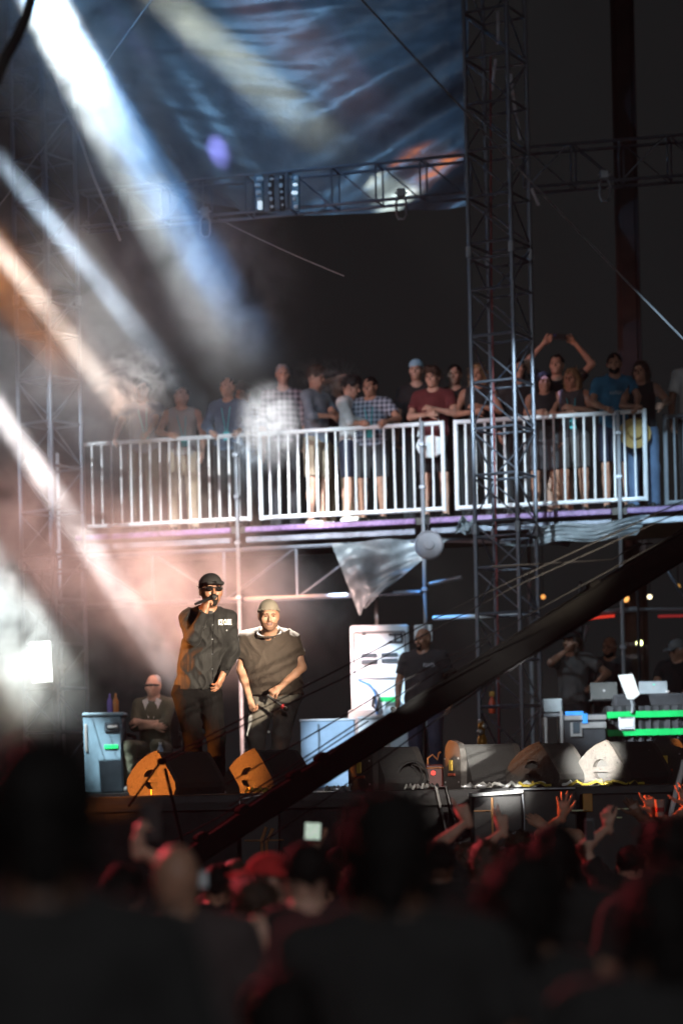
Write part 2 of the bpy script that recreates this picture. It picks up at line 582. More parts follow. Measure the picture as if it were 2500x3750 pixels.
TARP = mat('tarp_cloth', (0.085, 0.095, 0.11), rough=0.38, var=0.25, scale=5, bump=0.35, bscale=25, spec=0.6)
t = thing('backdrop_tarp', P(900, 600, 29.0), 'large wrinkled dark tarp hanging behind the upper truss', 'tarp')
o = t.location.copy()
pts = [P(120, -420, 29.6) - o, P(1712, -420, 28.2) - o, P(1712, 745, 28.2) - o, P(330, 640, 29.5) - o]
tarp_grid(pts, 90, 150, wr_main).build('cloth', TARP, t, True)
rod('hem_rope', pts[3] + Vector((.3, -.02, .1)), pts[3].lerp(pts[2], .25) + Vector((0, -.02, -.2)), 0.012, BLACKM, t)

# ------------------------------------------------------------------ far column, wires
t = thing('steel_column', (P(2290, 700, 31).x, 31, 0), 'dark rust-brown column rising behind the right truss', 'column')
rust = mat('rust_brown', (0.028, 0.015, 0.013), rough=0.7, var=0.35, scale=4)
MB().bbox((0, 0, 10), (0.24, 0.2, 20), 0.03).build('shaft', rust, t)
rod('flange', (-0.13, -0.05, 0), (-0.13, -0.05, 20), 0.025, rust, t)
rod('flange', (0.13, -0.05, 0), (0.13, -0.05, 20), 0.025, rust, t)
WIRE = mat('grey_wire', (0.2, 0.2, 0.21), rough=0.5, metal=0.4)


def wire(name, pts, r, material, label, cat):
    pts = [Vector(p) for p in pts]
    o = pts[0]
    ob = MB().tube([p - o for p in pts], r, 6).build(name, material, None, True)
    ob.location = o
    return tag(ob, label, cat)


wire('guy_wire', sag(P(1290, -40, 24.5), P(2540, 1280, 24.5), 0.04), 0.011, WIRE, 'thin grey guy wire slanting down past the dark tower to the right edge', 'wire')
wire('guy_wire', sag(P(575, -30, 25.5), P(-40, 800, 25.5), 0.02), 0.009, WIRE, 'thin grey guy wire slanting down to the left edge across the bright beam', 'wire')
wire('guy_wire', sag(P(800, 800, 26.3), P(1260, 1010, 26.3), 0.02), 0.006, WIRE, 'faint thin wire under the tarp truss in the dark', 'wire')
wire('hanging_cable', [P(130, -60, 12), P(95, 60, 12), P(60, 140, 12), P(20, 210, 12), P(-30, 330, 12)], 0.031, RUBBER, 'thick black cable crossing the top left corner', 'cable')
# loose white straps on the left tower
for a, b, lab in (((195, 260, 27.0), (268, 460, 26.9), 'white strap hanging from the top of the left tower'),
                  ((262, 420, 26.8), (440, 880, 26.7), 'pale strap slanting right from the left tower')):
    wire('strap', [P(*a), P((a[0] + b[0]) / 2 - 8, (a[1] + b[1]) / 2, a[2]), P(*b)], 0.017, mat('pale_strap', (0.35, 0.3, 0.3), rough=0.7), lab, 'strap')
STRAPW = mat('white_strap', (0.6, 0.58, 0.62), rough=0.5, emit=None)
for pts, lab in (([P(1822, 40, 26.25), P(1823, 160, 26.25)], 'short white strap at the very top of the dark tower'),
                 ([P(1814, 215, 26.25), P(1800, 330, 26.25)], 'white strap slanting inside the dark tower'),
                 ([P(1868, 270, 26.4), P(1885, 400, 26.4), P(1905, 510, 26.4)], 'long white strap on the right side of the dark tower'),
                 ([P(1945, 690, 26.4), P(1972, 750, 26.4)], 'short white strap end below the truss, right of the dark tower')):
    wire('strap', pts, 0.018, STRAPW, lab, 'strap')
wire('hoist_chain', [P(1795, 200, 26.2), P(1798, 1000, 26.2), P(1822, 2300, 26.2), P(1826, 2740, 26.2)], 0.011, mat('red_chain', (0.2, 0.03, 0.03), rough=0.5), 'dark red cable hanging down inside the dark tower', 'cable')

# ------------------------------------------------------------------ viewing platform
PA, PB = P(250, 1955, 28.95), P(2700, 1843, 26.95)
PA.z = PB.z = (PA.z + PB.z) / 2
PU = (PB - PA); PL = PU.length; PU.normalize()
PROT = math.atan2(PU.y, PU.x)
PV = Vector((-PU.y, PU.x, 0))
plat = thing('viewing_platform', PA, 'raised viewing platform with purple fascia and truss legs behind the stage', 'platform', None, PROT)
DZ = PA.z


def on_deck(px, back, py=1900):
    """foot point on the deck: seen at image column px, back metres behind the rail"""
    # solve for distance along the deck whose projection is px
    lo, hi = -2.0, PL + 2.0
    for _ in range(40):
        mid = (lo + hi) / 2
        q = PA + PU * mid + PV * back
        x, y = q.x / q.y, (DZ + 1.2 - HC) / q.y
        u = x * math.cos(ROLL) - y * math.sin(ROLL)
        if CX + FPX * u < px: lo = mid
        else: hi = mid
    q = PA + PU * lo + PV * back
    return Vector((q.x, q.y, DZ))


MB().box((PL / 2, 1.5, -0.04), (PL, 3.0, 0.08)).build('deck', mat('deck_ply', (0.06, 0.055, 0.05), rough=0.7, var=0.3), plat)
for x0, x1, col in ((0.1, 2.07, PURPLE), (2.25, 4.32, PURPLE), (4.5, 6.62, PURPLE), (6.8, PL, PURPLE)):
    MB().bbox(((x0 + x1) / 2, -0.03, -0.045), (x1 - x0, 0.05, 0.065), 0.01).build('fascia', col, plat)
    MB().bbox(((x0 + x1) / 2, 0.0, -0.165), (x1 - x0, 0.08, 0.075), 0.01).build('edge_beam', ALU if x0 < 6 else GALV, plat)
rod('chord', (0, 0.05, -0.27), (4.35, 0.05, -0.27), 0.028, ALU, plat)
rod('chord', (0, 0.05, -0.87), (4.35, 0.05, -0.87), 0.034, ALU, plat)
for i in range(5):
    x = 0.15 + i * 0.9
    rod('strut', (x, 0.05, -0.27), (x, 0.05, -0.87), 0.018, ALU, plat, 6)
    if i < 4:
        a, b = (x, 0.06, -0.87), (x + 0.9, 0.06, -0.27)
        if i in (0, 1): a, b = (x, 0.06, -0.27), (x + .9, 0.06, -.87)
        rod('brace', a, b, 0.016, ALU, plat, 6)
for x, zt in ((2.16, 1.0), (4.42, 1.12), (6.72, 1.1), (-0.1, 1.0)):
    rod('post', (x, -0.05, STZ - DZ), (x, -0.05, zt), 0.024, GALV, plat)
    for z in (0.35, 0.85, -0.2, -0.85, -1.6):
        MB().bbox((x, -0.05, z), (0.075, 0.07, 0.05), 0.01).build('coupler', GALV, plat)
rod('ledger', (4.5, 0.0, -1.18), (5.5, 0.0, -1.18), 0.026, WPAINT, plat)
rod('ledger', (4.45, 0.0, -0.78), (4.85, 0.0, -0.72), 0.024, GALV, plat)
rod('ledger', (4.45, 0.3, -0.24), (5.4, 0.3, -0.3), 0.03, GALV, plat)
for x in (3.2, 5.2, 7.6):
    rod('post', (x, 2.6, STZ - DZ), (x, 2.6, -0.1), 0.024, GALV, plat)


# ------------------------------------------------------------------ guard rail panels
def rail_panel(a, b, off, label, nbal, material, h=1.0, gap=0.09):
    q = PA + PU * a - PV * 0.0 + PV * off
    t = thing('guard_rail_panel', (q.x, q.y, DZ), label, 'railing', 'guard rail panels on the platform', PROT)
    w = b - a
    r = 0.026
    z0, z1 = gap, gap + h
    rod('top_rail', (0, 0, z1), (w, 0, z1), r, material, t)
    rod('bottom_rail', (0, 0, z0), (w, 0, z0), r, material, t)
    rod('end_post', (0, 0, z0 - r), (0, 0, z1 + r), r, material, t)
    rod('end_post', (w, 0, z0 - r), (w, 0, z1 + r), r, material, t)
    for i in range(1, nbal):
        x = w * i / nbal
        j1, j2 = random.uniform(-.004, .004), random.uniform(-.004, .004)
        rod('baluster', (x + j1, 0, z0), (x + j2, 0, z1), random.uniform(.0125, .0145), material, t)
    return t


def deck_s(px):
    q = on_deck(px, 0) - PA
    return q.x * PU.x + q.y * PU.y


rails = [(300, 907, 17, 0.0, WPAINT, 'white railing panel at the left end, half lost in smoke'),
         (949, 1618, 19, 0.0, WPAINT, 'bright white railing panel between smoke puff and middle post'),
         (1666, 2357, 19, 0.0, WPAINT, 'white railing panel behind the dark tower, right half clear'),
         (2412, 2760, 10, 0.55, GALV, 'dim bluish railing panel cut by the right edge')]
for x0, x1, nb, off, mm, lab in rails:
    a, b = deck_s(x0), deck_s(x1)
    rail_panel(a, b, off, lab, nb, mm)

# ------------------------------------------------------------------ bodies: blended distance fields turned into one surface
def _v(a):
    return np.array(a, dtype=np.float32)


def seg(a, b, ra, rb=None, k=0.03, flat=False, sy=1.0):
    return dict(t='seg', a=_v(a), b=_v(b), ra=ra, rb=ra if rb is None else rb, k=k, op='u', flat=flat, sy=sy)


def ell(c, r, k=0.03, rot=None, op='u'):
    return dict(t='ell', c=_v(c), r=_v(r), k=k, rot=None if rot is None else np.array(rot, dtype=np.float32), op=op)


def cut(p, n, k=0.0):
    """keep only what lies on the side n points away from"""
    return dict(t='cut', p=_v(p), n=_v(n) / np.linalg.norm(_v(n)), op='i', k=k)


def grow(prims, d):
    out = []
    for q in prims:
        q = dict(q)
        if q['t'] == 'seg':
            q['ra'] += d; q['rb'] += d
        elif q['t'] == 'ell' and q['op'] == 'u':
            q['r'] = q['r'] + d
        out.append(q)
    return out


def wrinkle(amp, freq, seed=0.0, ax=(1.0, 1.0, 0.55)):
    def f(X, Y, Z):
        a = X * freq * ax[0] + 2.1 * np.sin(Z * freq * 0.45 + seed) + seed
        b = Z * freq * ax[2] + 1.7 * np.sin(X * freq * 0.6 + Y * freq * .5 + seed * 2)
        c = (X - Z * 0.8 + Y) * freq * 0.8 + 1.4 * np.sin(Z * freq * 0.7 - seed)
        rd = lambda q: (1 - np.abs(np.sin(q * .5))) ** 2
        m = .5 + .5 * np.sin(X * freq * .23 + Z * freq * .31 + seed * 3)
        return amp * (1.3 - 2.2 * rd(a) * m - 1.6 * rd(c) * (1 - m) - .8 * rd(b + c))
    return f


def field(prims, vox, disp=None, pad=0.03):
    lo = np.array([1e9] * 3); hi = -lo
    for q in prims:
        if q['op'] != 'u': continue
        if q['t'] == 'seg':
            r = max(q['ra'], q['rb']) * max(1, q['sy'])
            l, h = np.minimum(q['a'], q['b']) - r, np.maximum(q['a'], q['b']) + r
        else:
            r = q['r'] if q['rot'] is None else np.full(3, q['r'].max())
            l, h = q['c'] - r, q['c'] + r
        lo = np.minimum(lo, l); hi = np.maximum(hi, h)
    lo -= pad; hi += pad
    n = np.ceil((hi - lo) / vox).astype(int) + 2
    M = 0.12
    F = np.full(n, M, dtype=np.float32)
    axs = [(lo[i] + vox * np.arange(n[i])).astype(np.float32) for i in range(3)]

    def sub(l, h):
        s = []
        for i in range(3):
            a = max(0, int((l[i] - lo[i]) / vox) - 1); b = min(n[i], int((h[i] - lo[i]) / vox) + 2)
            s.append(slice(a, max(a + 1, b)))
        return tuple(s)
    for q in prims:
        k = q['k']
        if q['t'] == 'cut':
            X, Y, Z = np.meshgrid(*axs, indexing='ij', sparse=True)
            d = (X - q['p'][0]) * q['n'][0] + (Y - q['p'][1]) * q['n'][1] + (Z - q['p'][2]) * q['n'][2]
            F = np.maximum(F, d.astype(np.float32))
            continue
        mg = 0.05 + k
        if q['t'] == 'seg':
            r = max(q['ra'], q['rb'])
            l, h = np.minimum(q['a'], q['b']) - r - mg, np.maximum(q['a'], q['b']) + r + mg
        else:
            r = q['r'] if q['rot'] is None else np.full(3, q['r'].max())
            l, h = q['c'] - r - mg, q['c'] + r + mg
        s = sub(l, h)
        X, Y, Z = np.meshgrid(axs[0][s[0]], axs[1][s[1]], axs[2][s[2]], indexing='ij', sparse=True)
        if q['t'] == 'seg':
            ba = q['b'] - q['a']
            sy = q['sy']
            px, py, pz = X - q['a'][0], (Y - q['a'][1]), Z - q['a'][2]
            L2 = float(ba @ ba) + 1e-9
            hr = (px * ba[0] + py * ba[1] + pz * ba[2]) / L2
            hh = np.clip(hr, 0, 1)
            dx, dy, dz = px - ba[0] * hh, (py - ba[1] * hh) / sy, pz - ba[2] * hh
            d = np.sqrt(dx * dx + dy * dy + dz * dz) - (q['ra'] + (q['rb'] - q['ra']) * hh)
            if sy < 1: d = d * sy
            if q['flat']:
                L = math.sqrt(L2)
                d = np.maximum(d, (hr - 1) * L)
        else:
            px, py, pz = X - q['c'][0], Y - q['c'][1], Z - q['c'][2]
            if q['rot'] is not None:
                m = q['rot']
                px, py, pz = (px * m[0, 0] + py * m[1, 0] + pz * m[2, 0], px * m[0, 1] + py * m[1, 1] + pz * m[2, 1], px * m[0, 2] + py * m[1, 2] + pz * m[2, 2])
            rr = q['r']
            k0 = np.sqrt((px / rr[0]) ** 2 + (py / rr[1]) ** 2 + (pz / rr[2]) ** 2)
            k1 = np.sqrt((px / rr[0] ** 2) ** 2 + (py / rr[1] ** 2) ** 2 + (pz / rr[2] ** 2) ** 2) + 1e-6
            d = k0 * (k0 - 1.0) / k1
        A = F[s]
        if q['op'] == 's':
            d = -d
            h_ = np.clip(0.5 - 0.5 * (A - d) / max(k, 1e-4), 0, 1)
            F[s] = A * (1 - h_) + d * h_ + k * h_ * (1 - h_)
        else:
            kk = max(k, 1e-4)
            h_ = np.clip(0.5 + 0.5 * (A - d) / kk, 0, 1)
            F[s] = A * (1 - h_) + d * h_ - kk * h_ * (1 - h_)
    if disp is not None:
        X, Y, Z = np.meshgrid(*axs, indexing='ij', sparse=True)
        F = F + disp(X, Y, Z).astype(np.float32)
    for i in range(3):     # close the surface at the grid's edge
        ix = [slice(None)] * 3
        for e in (0, -1):
            ix[i] = e
            F[tuple(ix)] = np.maximum(F[tuple(ix)], 0.01)
    return F, lo, vox


def nets(F, lo, vox):
    S = F < 0
    n = np.array(F.shape)
    c = [n[0] - 1, n[1] - 1, n[2] - 1]
    cnt = np.zeros(c, dtype=np.int8)
    offs = [(i, j, k) for i in (0, 1) for j in (0, 1) for k in (0, 1)]
    for i, j, k in offs:
        cnt += S[i:i + c[0], j:j + c[1], k:k + c[2]]
    act = (cnt > 0) & (cnt < 8)
    I = np.argwhere(act)
    idx = np.full(c, -1, dtype=np.int64)
    idx[act] = np.arange(len(I))
    vals = np.stack([F[I[:, 0] + i, I[:, 1] + j, I[:, 2] + k] for i, j, k in offs], 1)
    acc = np.zeros((len(I), 3), dtype=np.float32)
    num = np.zeros(len(I), dtype=np.float32)
    for a in range(8):
        for b in range(a + 1, 8):
            da = np.array(offs[b]) - np.array(offs[a])
            if np.abs(da).sum() != 1: continue
            va, vb = vals[:, a], vals[:, b]
            x = (va < 0) != (vb < 0)
            tt = np.where(x, va / np.where(x, va - vb, 1), 0)
            acc += np.where(x[:, None], np.array(offs[a], dtype=np.float32) + da[None].astype(np.float32) * tt[:, None], 0)
            num += x
    V = (I + acc / num[:, None]) * vox + lo
    quads = []
    for ax in range(3):
        o1, o2 = [(1, 2), (2, 0), (0, 1)][ax]
        a = [slice(None)] * 3; b = [slice(None)] * 3
        a[ax] = slice(0, -1); b[ax] = slice(1, None)
        for o in (o1, o2):
            a[o] = slice(1, -1); b[o] = slice(1, -1)
        sa, sb = S[tuple(a)], S[tuple(b)]
        for flip in (False, True):
            E = np.argwhere((sa & ~sb) if not flip else (~sa & sb))
            if not len(E): continue
            base = E.copy()
            base[:, o1] += 1; base[:, o2] += 1

            def cell(d1, d2):
                q = base.copy(); q[:, o1] += d1; q[:, o2] += d2
                return idx[q[:, 0], q[:, 1], q[:, 2]]
            Q = np.stack([cell(-1, -1), cell(0, -1), cell(0, 0), cell(-1, 0)], 1)
            quads.append(Q if not flip else Q[:, ::-1])
    Q = np.concatenate(quads) if quads else np.zeros((0, 4), int)
    return V.astype(np.float32), Q


def surf(name, jobs, material, parent, smooth=True):
    """jobs: list of (prims, voxel, disp); all end up in one mesh"""
    Vs, Qs, n = [], [], 0
    for prims, vox, disp in jobs:
        V, Q = nets(*field(prims, vox, disp))
        Vs.append(V); Qs.append(Q + n); n += len(V)
    V, Q = np.concatenate(Vs), np.concatenate(Qs)
    me = bpy.data.meshes.new(name)
    me.vertices.add(len(V)); me.vertices.foreach_set('co', V.ravel())
    me.loops.add(Q.size); me.loops.foreach_set('vertex_index', Q.ravel().astype(np.int32))
    me.polygons.add(len(Q)); me.polygons.foreach_set('loop_start', np.arange(0, Q.size, 4, dtype=np.int32))
    me.update(calc_edges=True)
    me.validate()
    me.polygons.foreach_set('use_smooth', [smooth] * len(me.polygons))
    return link(name, me, material, parent)


# ------------------------------------------------------------------ figure
def unit(v):
    v = np.array(v, dtype=np.float64)
    return v / (np.linalg.norm(v) + 1e-9)


def frame_rot(yaw=0.0, pitch=0.0, roll=0.0):
    """head frame: yaw turns to the figure's left (+), pitch looks up (+), roll tilts; face looks along -y"""
    return np.array(Matrix.Rotation(yaw, 3, 'Z') @ Matrix.Rotation(-pitch, 3, 'X') @ Matrix.Rotation(roll, 3, 'Y'))


def head_skin(c, M, s=1.0, jaw=1.0):
    c = np.array(c)
    T = lambda *p: c + M @ (np.array(p) * s)
    E = lambda p, r, k, op='u': ell(T(*p), np.array(r) * s, k * s, M, op)
    return [E((0, .012, .022), (.075, .095, .1), .02), E((0, -.022, -.05), (.058 * jaw, .066, .065), .035),
            E((0, -.062, -.093), (.024, .018, .018), .025),
            seg(T(-.034, -.081, .027), T(.034, -.081, .027), .012 * s, k=.02 * s),
            E((.042, -.064, -.02), (.022, .02, .02), .025), E((-.042, -.064, -.02), (.022, .02, .02), .025),
            E((.03, -.102, .006), (.017, .014, .012), .014, 's'), E((-.03, -.102, .006), (.017, .014, .012), .014, 's'),
            seg(T(0, -.089, .012), T(0, -.108, -.026), .007 * s, .0135 * s, k=.012 * s),
            E((0, -.1, -.032), (.019, .012, .009), .008),
            seg(T(-.02, -.084, -.057), T(.02, -.084, -.057), .008 * s, k=.008 * s),
            seg(T(-.016, -.083, -.069), T(.016, -.083, -.069), .0085 * s, k=.008 * s),
            E((.077, .014, -.002), (.011, .021, .033), .01), E((-.077, .014, -.002), (.011, .021, .033), .01)]


def hand_prims(w, d, nrm, side, curls=(25, 25, 30, 35), spread=6, thumb=(40, 20), s=1.0, bends=None):
    """w wrist, d direction of the fingers, nrm palm normal (palm side), side: +1/-1 where the thumb leaves"""
    w = np.array(w, dtype=np.float64)
    d = unit(d); nrm = unit(np.array(nrm) - d * np.dot(nrm, d)); x = np.cross(d, nrm) * side
    out = [seg(w - d * .02 * s, w + d * .03 * s, .026 * s, .03 * s, k=.02 * s)]
    for q in (-.026, -.009, .009, .026):
        out.append(seg(w + d * .02 * s + x * q * .7 * s, w + d * .085 * s + x * q * s, .015 * s, .0125 * s, k=.012 * s))
    lens = (.07, .078, .073, .056)
    for i in range(4):
        q = (.028, .0095, -.0095, -.028)[i]
        p = w + d * (.088 - (.006 if i in (0, 2) else (.016 if i == 3 else 0))) * s + x * q * s
        a = math.radians(spread * (1.5 - i))
        dd = unit(d * math.cos(a) + x * math.sin(a))
        ang = 0.0
        L = lens[i] * s
        for j, fr in enumerate((.45, .31, .24)):
            ang += math.radians(curls[i] * (1.0, 1.15, .7)[j])
            e = dd * math.cos(ang) + nrm * math.sin(ang)
            p2 = p + e * L * fr
            out.append(seg(p, p2, (.0093, .0085, .0078)[j] * s, (.0085, .0078, .0066)[j] * s, k=.004 * s))
            p = p2
    p = w + d * .03 * s + x * .026 * s
    a = math.radians(thumb[0]); ang = math.radians(thumb[1])
    e = unit(d * math.cos(a) + x * math.sin(a) + nrm * math.sin(ang))
    p2 = p + e * .042 * s
    out.append(seg(p, p2, .014 * s, .011 * s, k=.012 * s))
    e2 = unit(e + d * .35 + nrm * math.sin(ang) * .6)
    p3 = p2 + e2 * .03 * s
    out.append(seg(p2, p3, .0105 * s, .0095 * s, k=.004 * s))
    out.append(seg(p3, p3 + unit(e2 + d * .3) * .024 * s, .0095 * s, .0075 * s, k=.004 * s))
    return out


def default_joints(h=1.75, w=1.0):
    k = h / 1.78
    J = dict(hipL=(.095 * w, 0, .93 * k), hipR=(-.095 * w, 0, .93 * k), kneeL=(.115, -.015, .5 * k), kneeR=(-.115, -.015, .5 * k),
             ankL=(.12, .02, .085), ankR=(-.12, .02, .085), pel=(0, 0, .96 * k), waist=(0, 0, 1.1 * k), chest=(0, -.005, 1.3 * k),
             shL=(.185 * w, .01, 1.445 * k), shR=(-.185 * w, .01, 1.445 * k), neck=(0, .015, 1.49 * k), head=(0, -.015, h - .128),
             elL=(.25 * w, .03, 1.17 * k), elR=(-.25 * w, .03, 1.17 * k), wrL=(.25 * w, -.06, .93 * k), wrR=(-.25 * w, -.06, .93 * k))
    return {a: np.array(b, dtype=np.float64) for a, b in J.items()}


def ik(a, b, l1, l2, hint):
    """elbow between shoulder a and wrist b bent towards hint; returns (elbow, reachable wrist)"""
    a, b = np.array(a, float), np.array(b, float)
    d = b - a; L = np.linalg.norm(d)
    if L > (l1 + l2) * .995:
        b = a + d / L * (l1 + l2) * .995; d = b - a; L = np.linalg.norm(d)
    x = (l1 * l1 - l2 * l2 + L * L) / (2 * L)
    h = math.sqrt(max(0, l1 * l1 - x * x))
    u = d / L
    n = np.array(hint, float); n = n - u * (n @ u); n = n / (np.linalg.norm(n) + 1e-9)
    return a + u * x + n * h, b


SKINS = {
    'fair': mat('skin_fair', (0.52, 0.31, 0.23), rough=0.5, var=0.1, scale=25, bump=.25, bscale=140, sub=0.06),
    'tan': mat('skin_tan', (0.4, 0.215, 0.145), rough=0.48, var=0.12, scale=25, bump=.25, bscale=140, sub=0.06),
    'brown': mat('skin_brown', (0.24, 0.115, 0.07), rough=0.42, var=0.14, scale=25, bump=.25, bscale=140, sub=0.05),
    'deep': mat('skin_deep', (0.155, 0.072, 0.045), rough=0.4, var=0.15, scale=25, bump=.25, bscale=140, sub=0.04)}
HAIR = {
    'black': mat('hair_black', (0.009, 0.008, 0.0075), rough=0.7, var=0.4, scale=40, bump=0.5, bscale=120, spec=.15),
    'brown': mat('hair_brown', (0.045, 0.026, 0.016), rough=0.5, var=0.4, scale=40, bump=0.5, bscale=120),
    'blond': mat('hair_blond', (0.26, 0.16, 0.08), rough=0.5, var=0.35, scale=40, bump=0.5, bscale=120),
    'grey': mat('hair_grey', (0.4, 0.4, 0.42), rough=0.5, var=0.3, scale=40, bump=0.5, bscale=120)}
EYE = mat('eye_dark', (0.02, 0.013, 0.01), rough=0.15, var=0.1)
SOLE = mat('shoe_white', (0.62, 0.6, 0.57), rough=0.6)
SHOEB = mat('shoe_black', (0.02, 0.02, 0.02), rough=0.6)


def cloth(key, col, bump=0.25):
    return mat('cloth_' + key, col, rough=0.85, var=0.14, scale=10, bump=bump, bscale=90, sheen=0.05, crease=0.35)


def hair_prims(style, c, M, s=1.0):
    c = np.array(c)
    T = lambda *p: c + M @ (np.array(p) * s)
    E = lambda p, r, k, op='u': ell(T(*p), np.array(r) * s, k * s, M, op)
    if style == 'short':
        return [E((0, .02, .038), (.083, .1, .095), .02), E((0, -.08, -.04), (.075, .062, .085), .012, 's'), E((0, 0, -.1), (.2, .2, .075), .01, 's')]
    if style == 'buzz':
        return [E((0, .016, .03), (.078, .098, .098), .02), E((0, -.085, -.04), (.08, .07, .09), .012, 's'), E((0, 0, -.1), (.2, .2, .085), .01, 's')]
    if style == 'messy':
        return [E((0, .018, .045), (.092, .105, .1), .02), E((.03, -.05, .1), (.05, .05, .035), .03), E((-.035, -.04, .105), (.05, .05, .035), .03),
                E((0, -.088, -.04), (.075, .06, .085), .012, 's'), E((0, 0, -.115), (.2, .2, .075), .01, 's')]
    if style == 'bob':
        return [E((0, .02, .04), (.09, .105, .096), .02), seg(T(.07, .02, .02), T(.078, .0, -.1), .032 * s, .024 * s), seg(T(-.07, .02, .02), T(-.078, .0, -.1), .032 * s, .024 * s),
                seg(T(0, .07, .0), T(0, .07, -.1), .06 * s, .05 * s), E((0, -.088, -.03), (.06, .062, .09), .012, 's')]
    if style == 'long':
        return [E((0, .02, .04), (.088, .105, .096), .02), seg(T(.068, .0, .02), T(.09, -.01, -.3), .03 * s, .022 * s), seg(T(-.068, .0, .02), T(-.09, -.01, -.3), .03 * s, .022 * s),
                seg(T(.03, .075, .0), T(.04, .09, -.32), .06 * s, .045 * s), seg(T(-.03, .075, .0), T(-.04, .09, -.32), .06 * s, .045 * s), E((0, -.09, -.03), (.058, .062, .09), .012, 's')]
    if style == 'bun':
        return [E((0, .02, .036), (.08, .098, .094), .02), E((0, .07, .12), (.045, .045, .04), .02), E((0, -.085, -.04), (.072, .062, .085), .012, 's'), E((0, 0, -.11), (.2, .2, .075), .01, 's')]
    return []


def cap_prims(c, M, s=1.0, back=False, flatbrim=True):
    c = np.array(c)
    T = lambda *p: c + M @ (np.array(p) * s)
    E = lambda p, r, k, op='u': ell(T(*p), np.array(r) * s, k * s, M, op)
    f = -1 if not back else 1
    return [E((0, .012, .05), (.087, .107, .088), .02), cut(T(0, 0, .04), -(M @ np.array([0, -.12 * f, 1.0]))),
            ], [seg(T(-.062, .07 * f, .046), T(-.05, .155 * f, .038), .012 * s, .007 * s, k=.03), seg(T(.062, .07 * f, .046), T(.05, .155 * f, .038), .012 * s, .007 * s, k=.03),
                seg(T(0, .09 * f, .052), T(0, .175 * f, .044), .014 * s, .008 * s, k=.03), seg(T(-.055, .15 * f, .04), T(.055, .15 * f, .04), .009 * s, k=.02), seg(T(-.065, .1 * f, .045), T(.065, .1 * f, .045), .011 * s, k=.02), seg(T(-.06, .125 * f, .042), T(.06, .125 * f, .042), .011 * s, k=.02)]


def strands(ho, style, hc):
    """loose locks that break the smooth outline of the hair"""
    me = ho.data
    n = len(me.vertices)
    if n < 50: return
    co = np.empty(n * 3, np.float32); me.vertices.foreach_get('co', co); co = co.reshape(-1, 3)
    no = np.empty(n * 3, np.float32); me.vertices.foreach_get('normal', no); no = no.reshape(-1, 3)
    rg = np.random.RandomState(n)
    k = {'buzz': 0, 'short': 260, 'messy': 420, 'bun': 260}.get(style, 420)
    if not k: return
    L = {'short': .022, 'messy': .045, 'bun': .022}.get(style, .05)
    ix = rg.randint(0, n, k)
    p, q = co[ix], no[ix]
    d = q * .55 + rg.normal(0, .45, (k, 3)) + np.array((0, 0, -.35))
    d /= np.linalg.norm(d, axis=1)[:, None] + 1e-6
    ln = (L * rg.uniform(.5, 1.4, k))[:, None]
    sd = np.cross(d, q + rg.normal(0, .2, (k, 3))); sd /= np.linalg.norm(sd, axis=1)[:, None] + 1e-6
    w_ = .0035
    mid = p + d * ln * .55
    tip = mid + (d + np.array((0, 0, -.7))) * ln * .45
    V = np.stack([p - sd * w_ - q * .004, p + sd * w_ - q * .004, mid + sd * w_ * .8, mid - sd * w_ * .8, tip], 1).reshape(-1, 3)
    F = []
    for i in range(k):
        b = i * 5
        F += [(b, b + 1, b + 2, b + 3), (b + 3, b + 2, b + 4)]
    old = [tuple(v) for v in co]; of = [tuple(f.vertices) for f in me.polygons]
    m2 = bpy.data.meshes.new('hair')
    m2.from_pydata(old + [tuple(v) for v in V], [], of + [tuple(i + n for i in f) for f in F])
    m2.polygons.foreach_set('use_smooth', [True] * len(m2.polygons))
    m2.materials.append(me.materials[0])
    ho.data = m2
    bpy.data.meshes.remove(me)


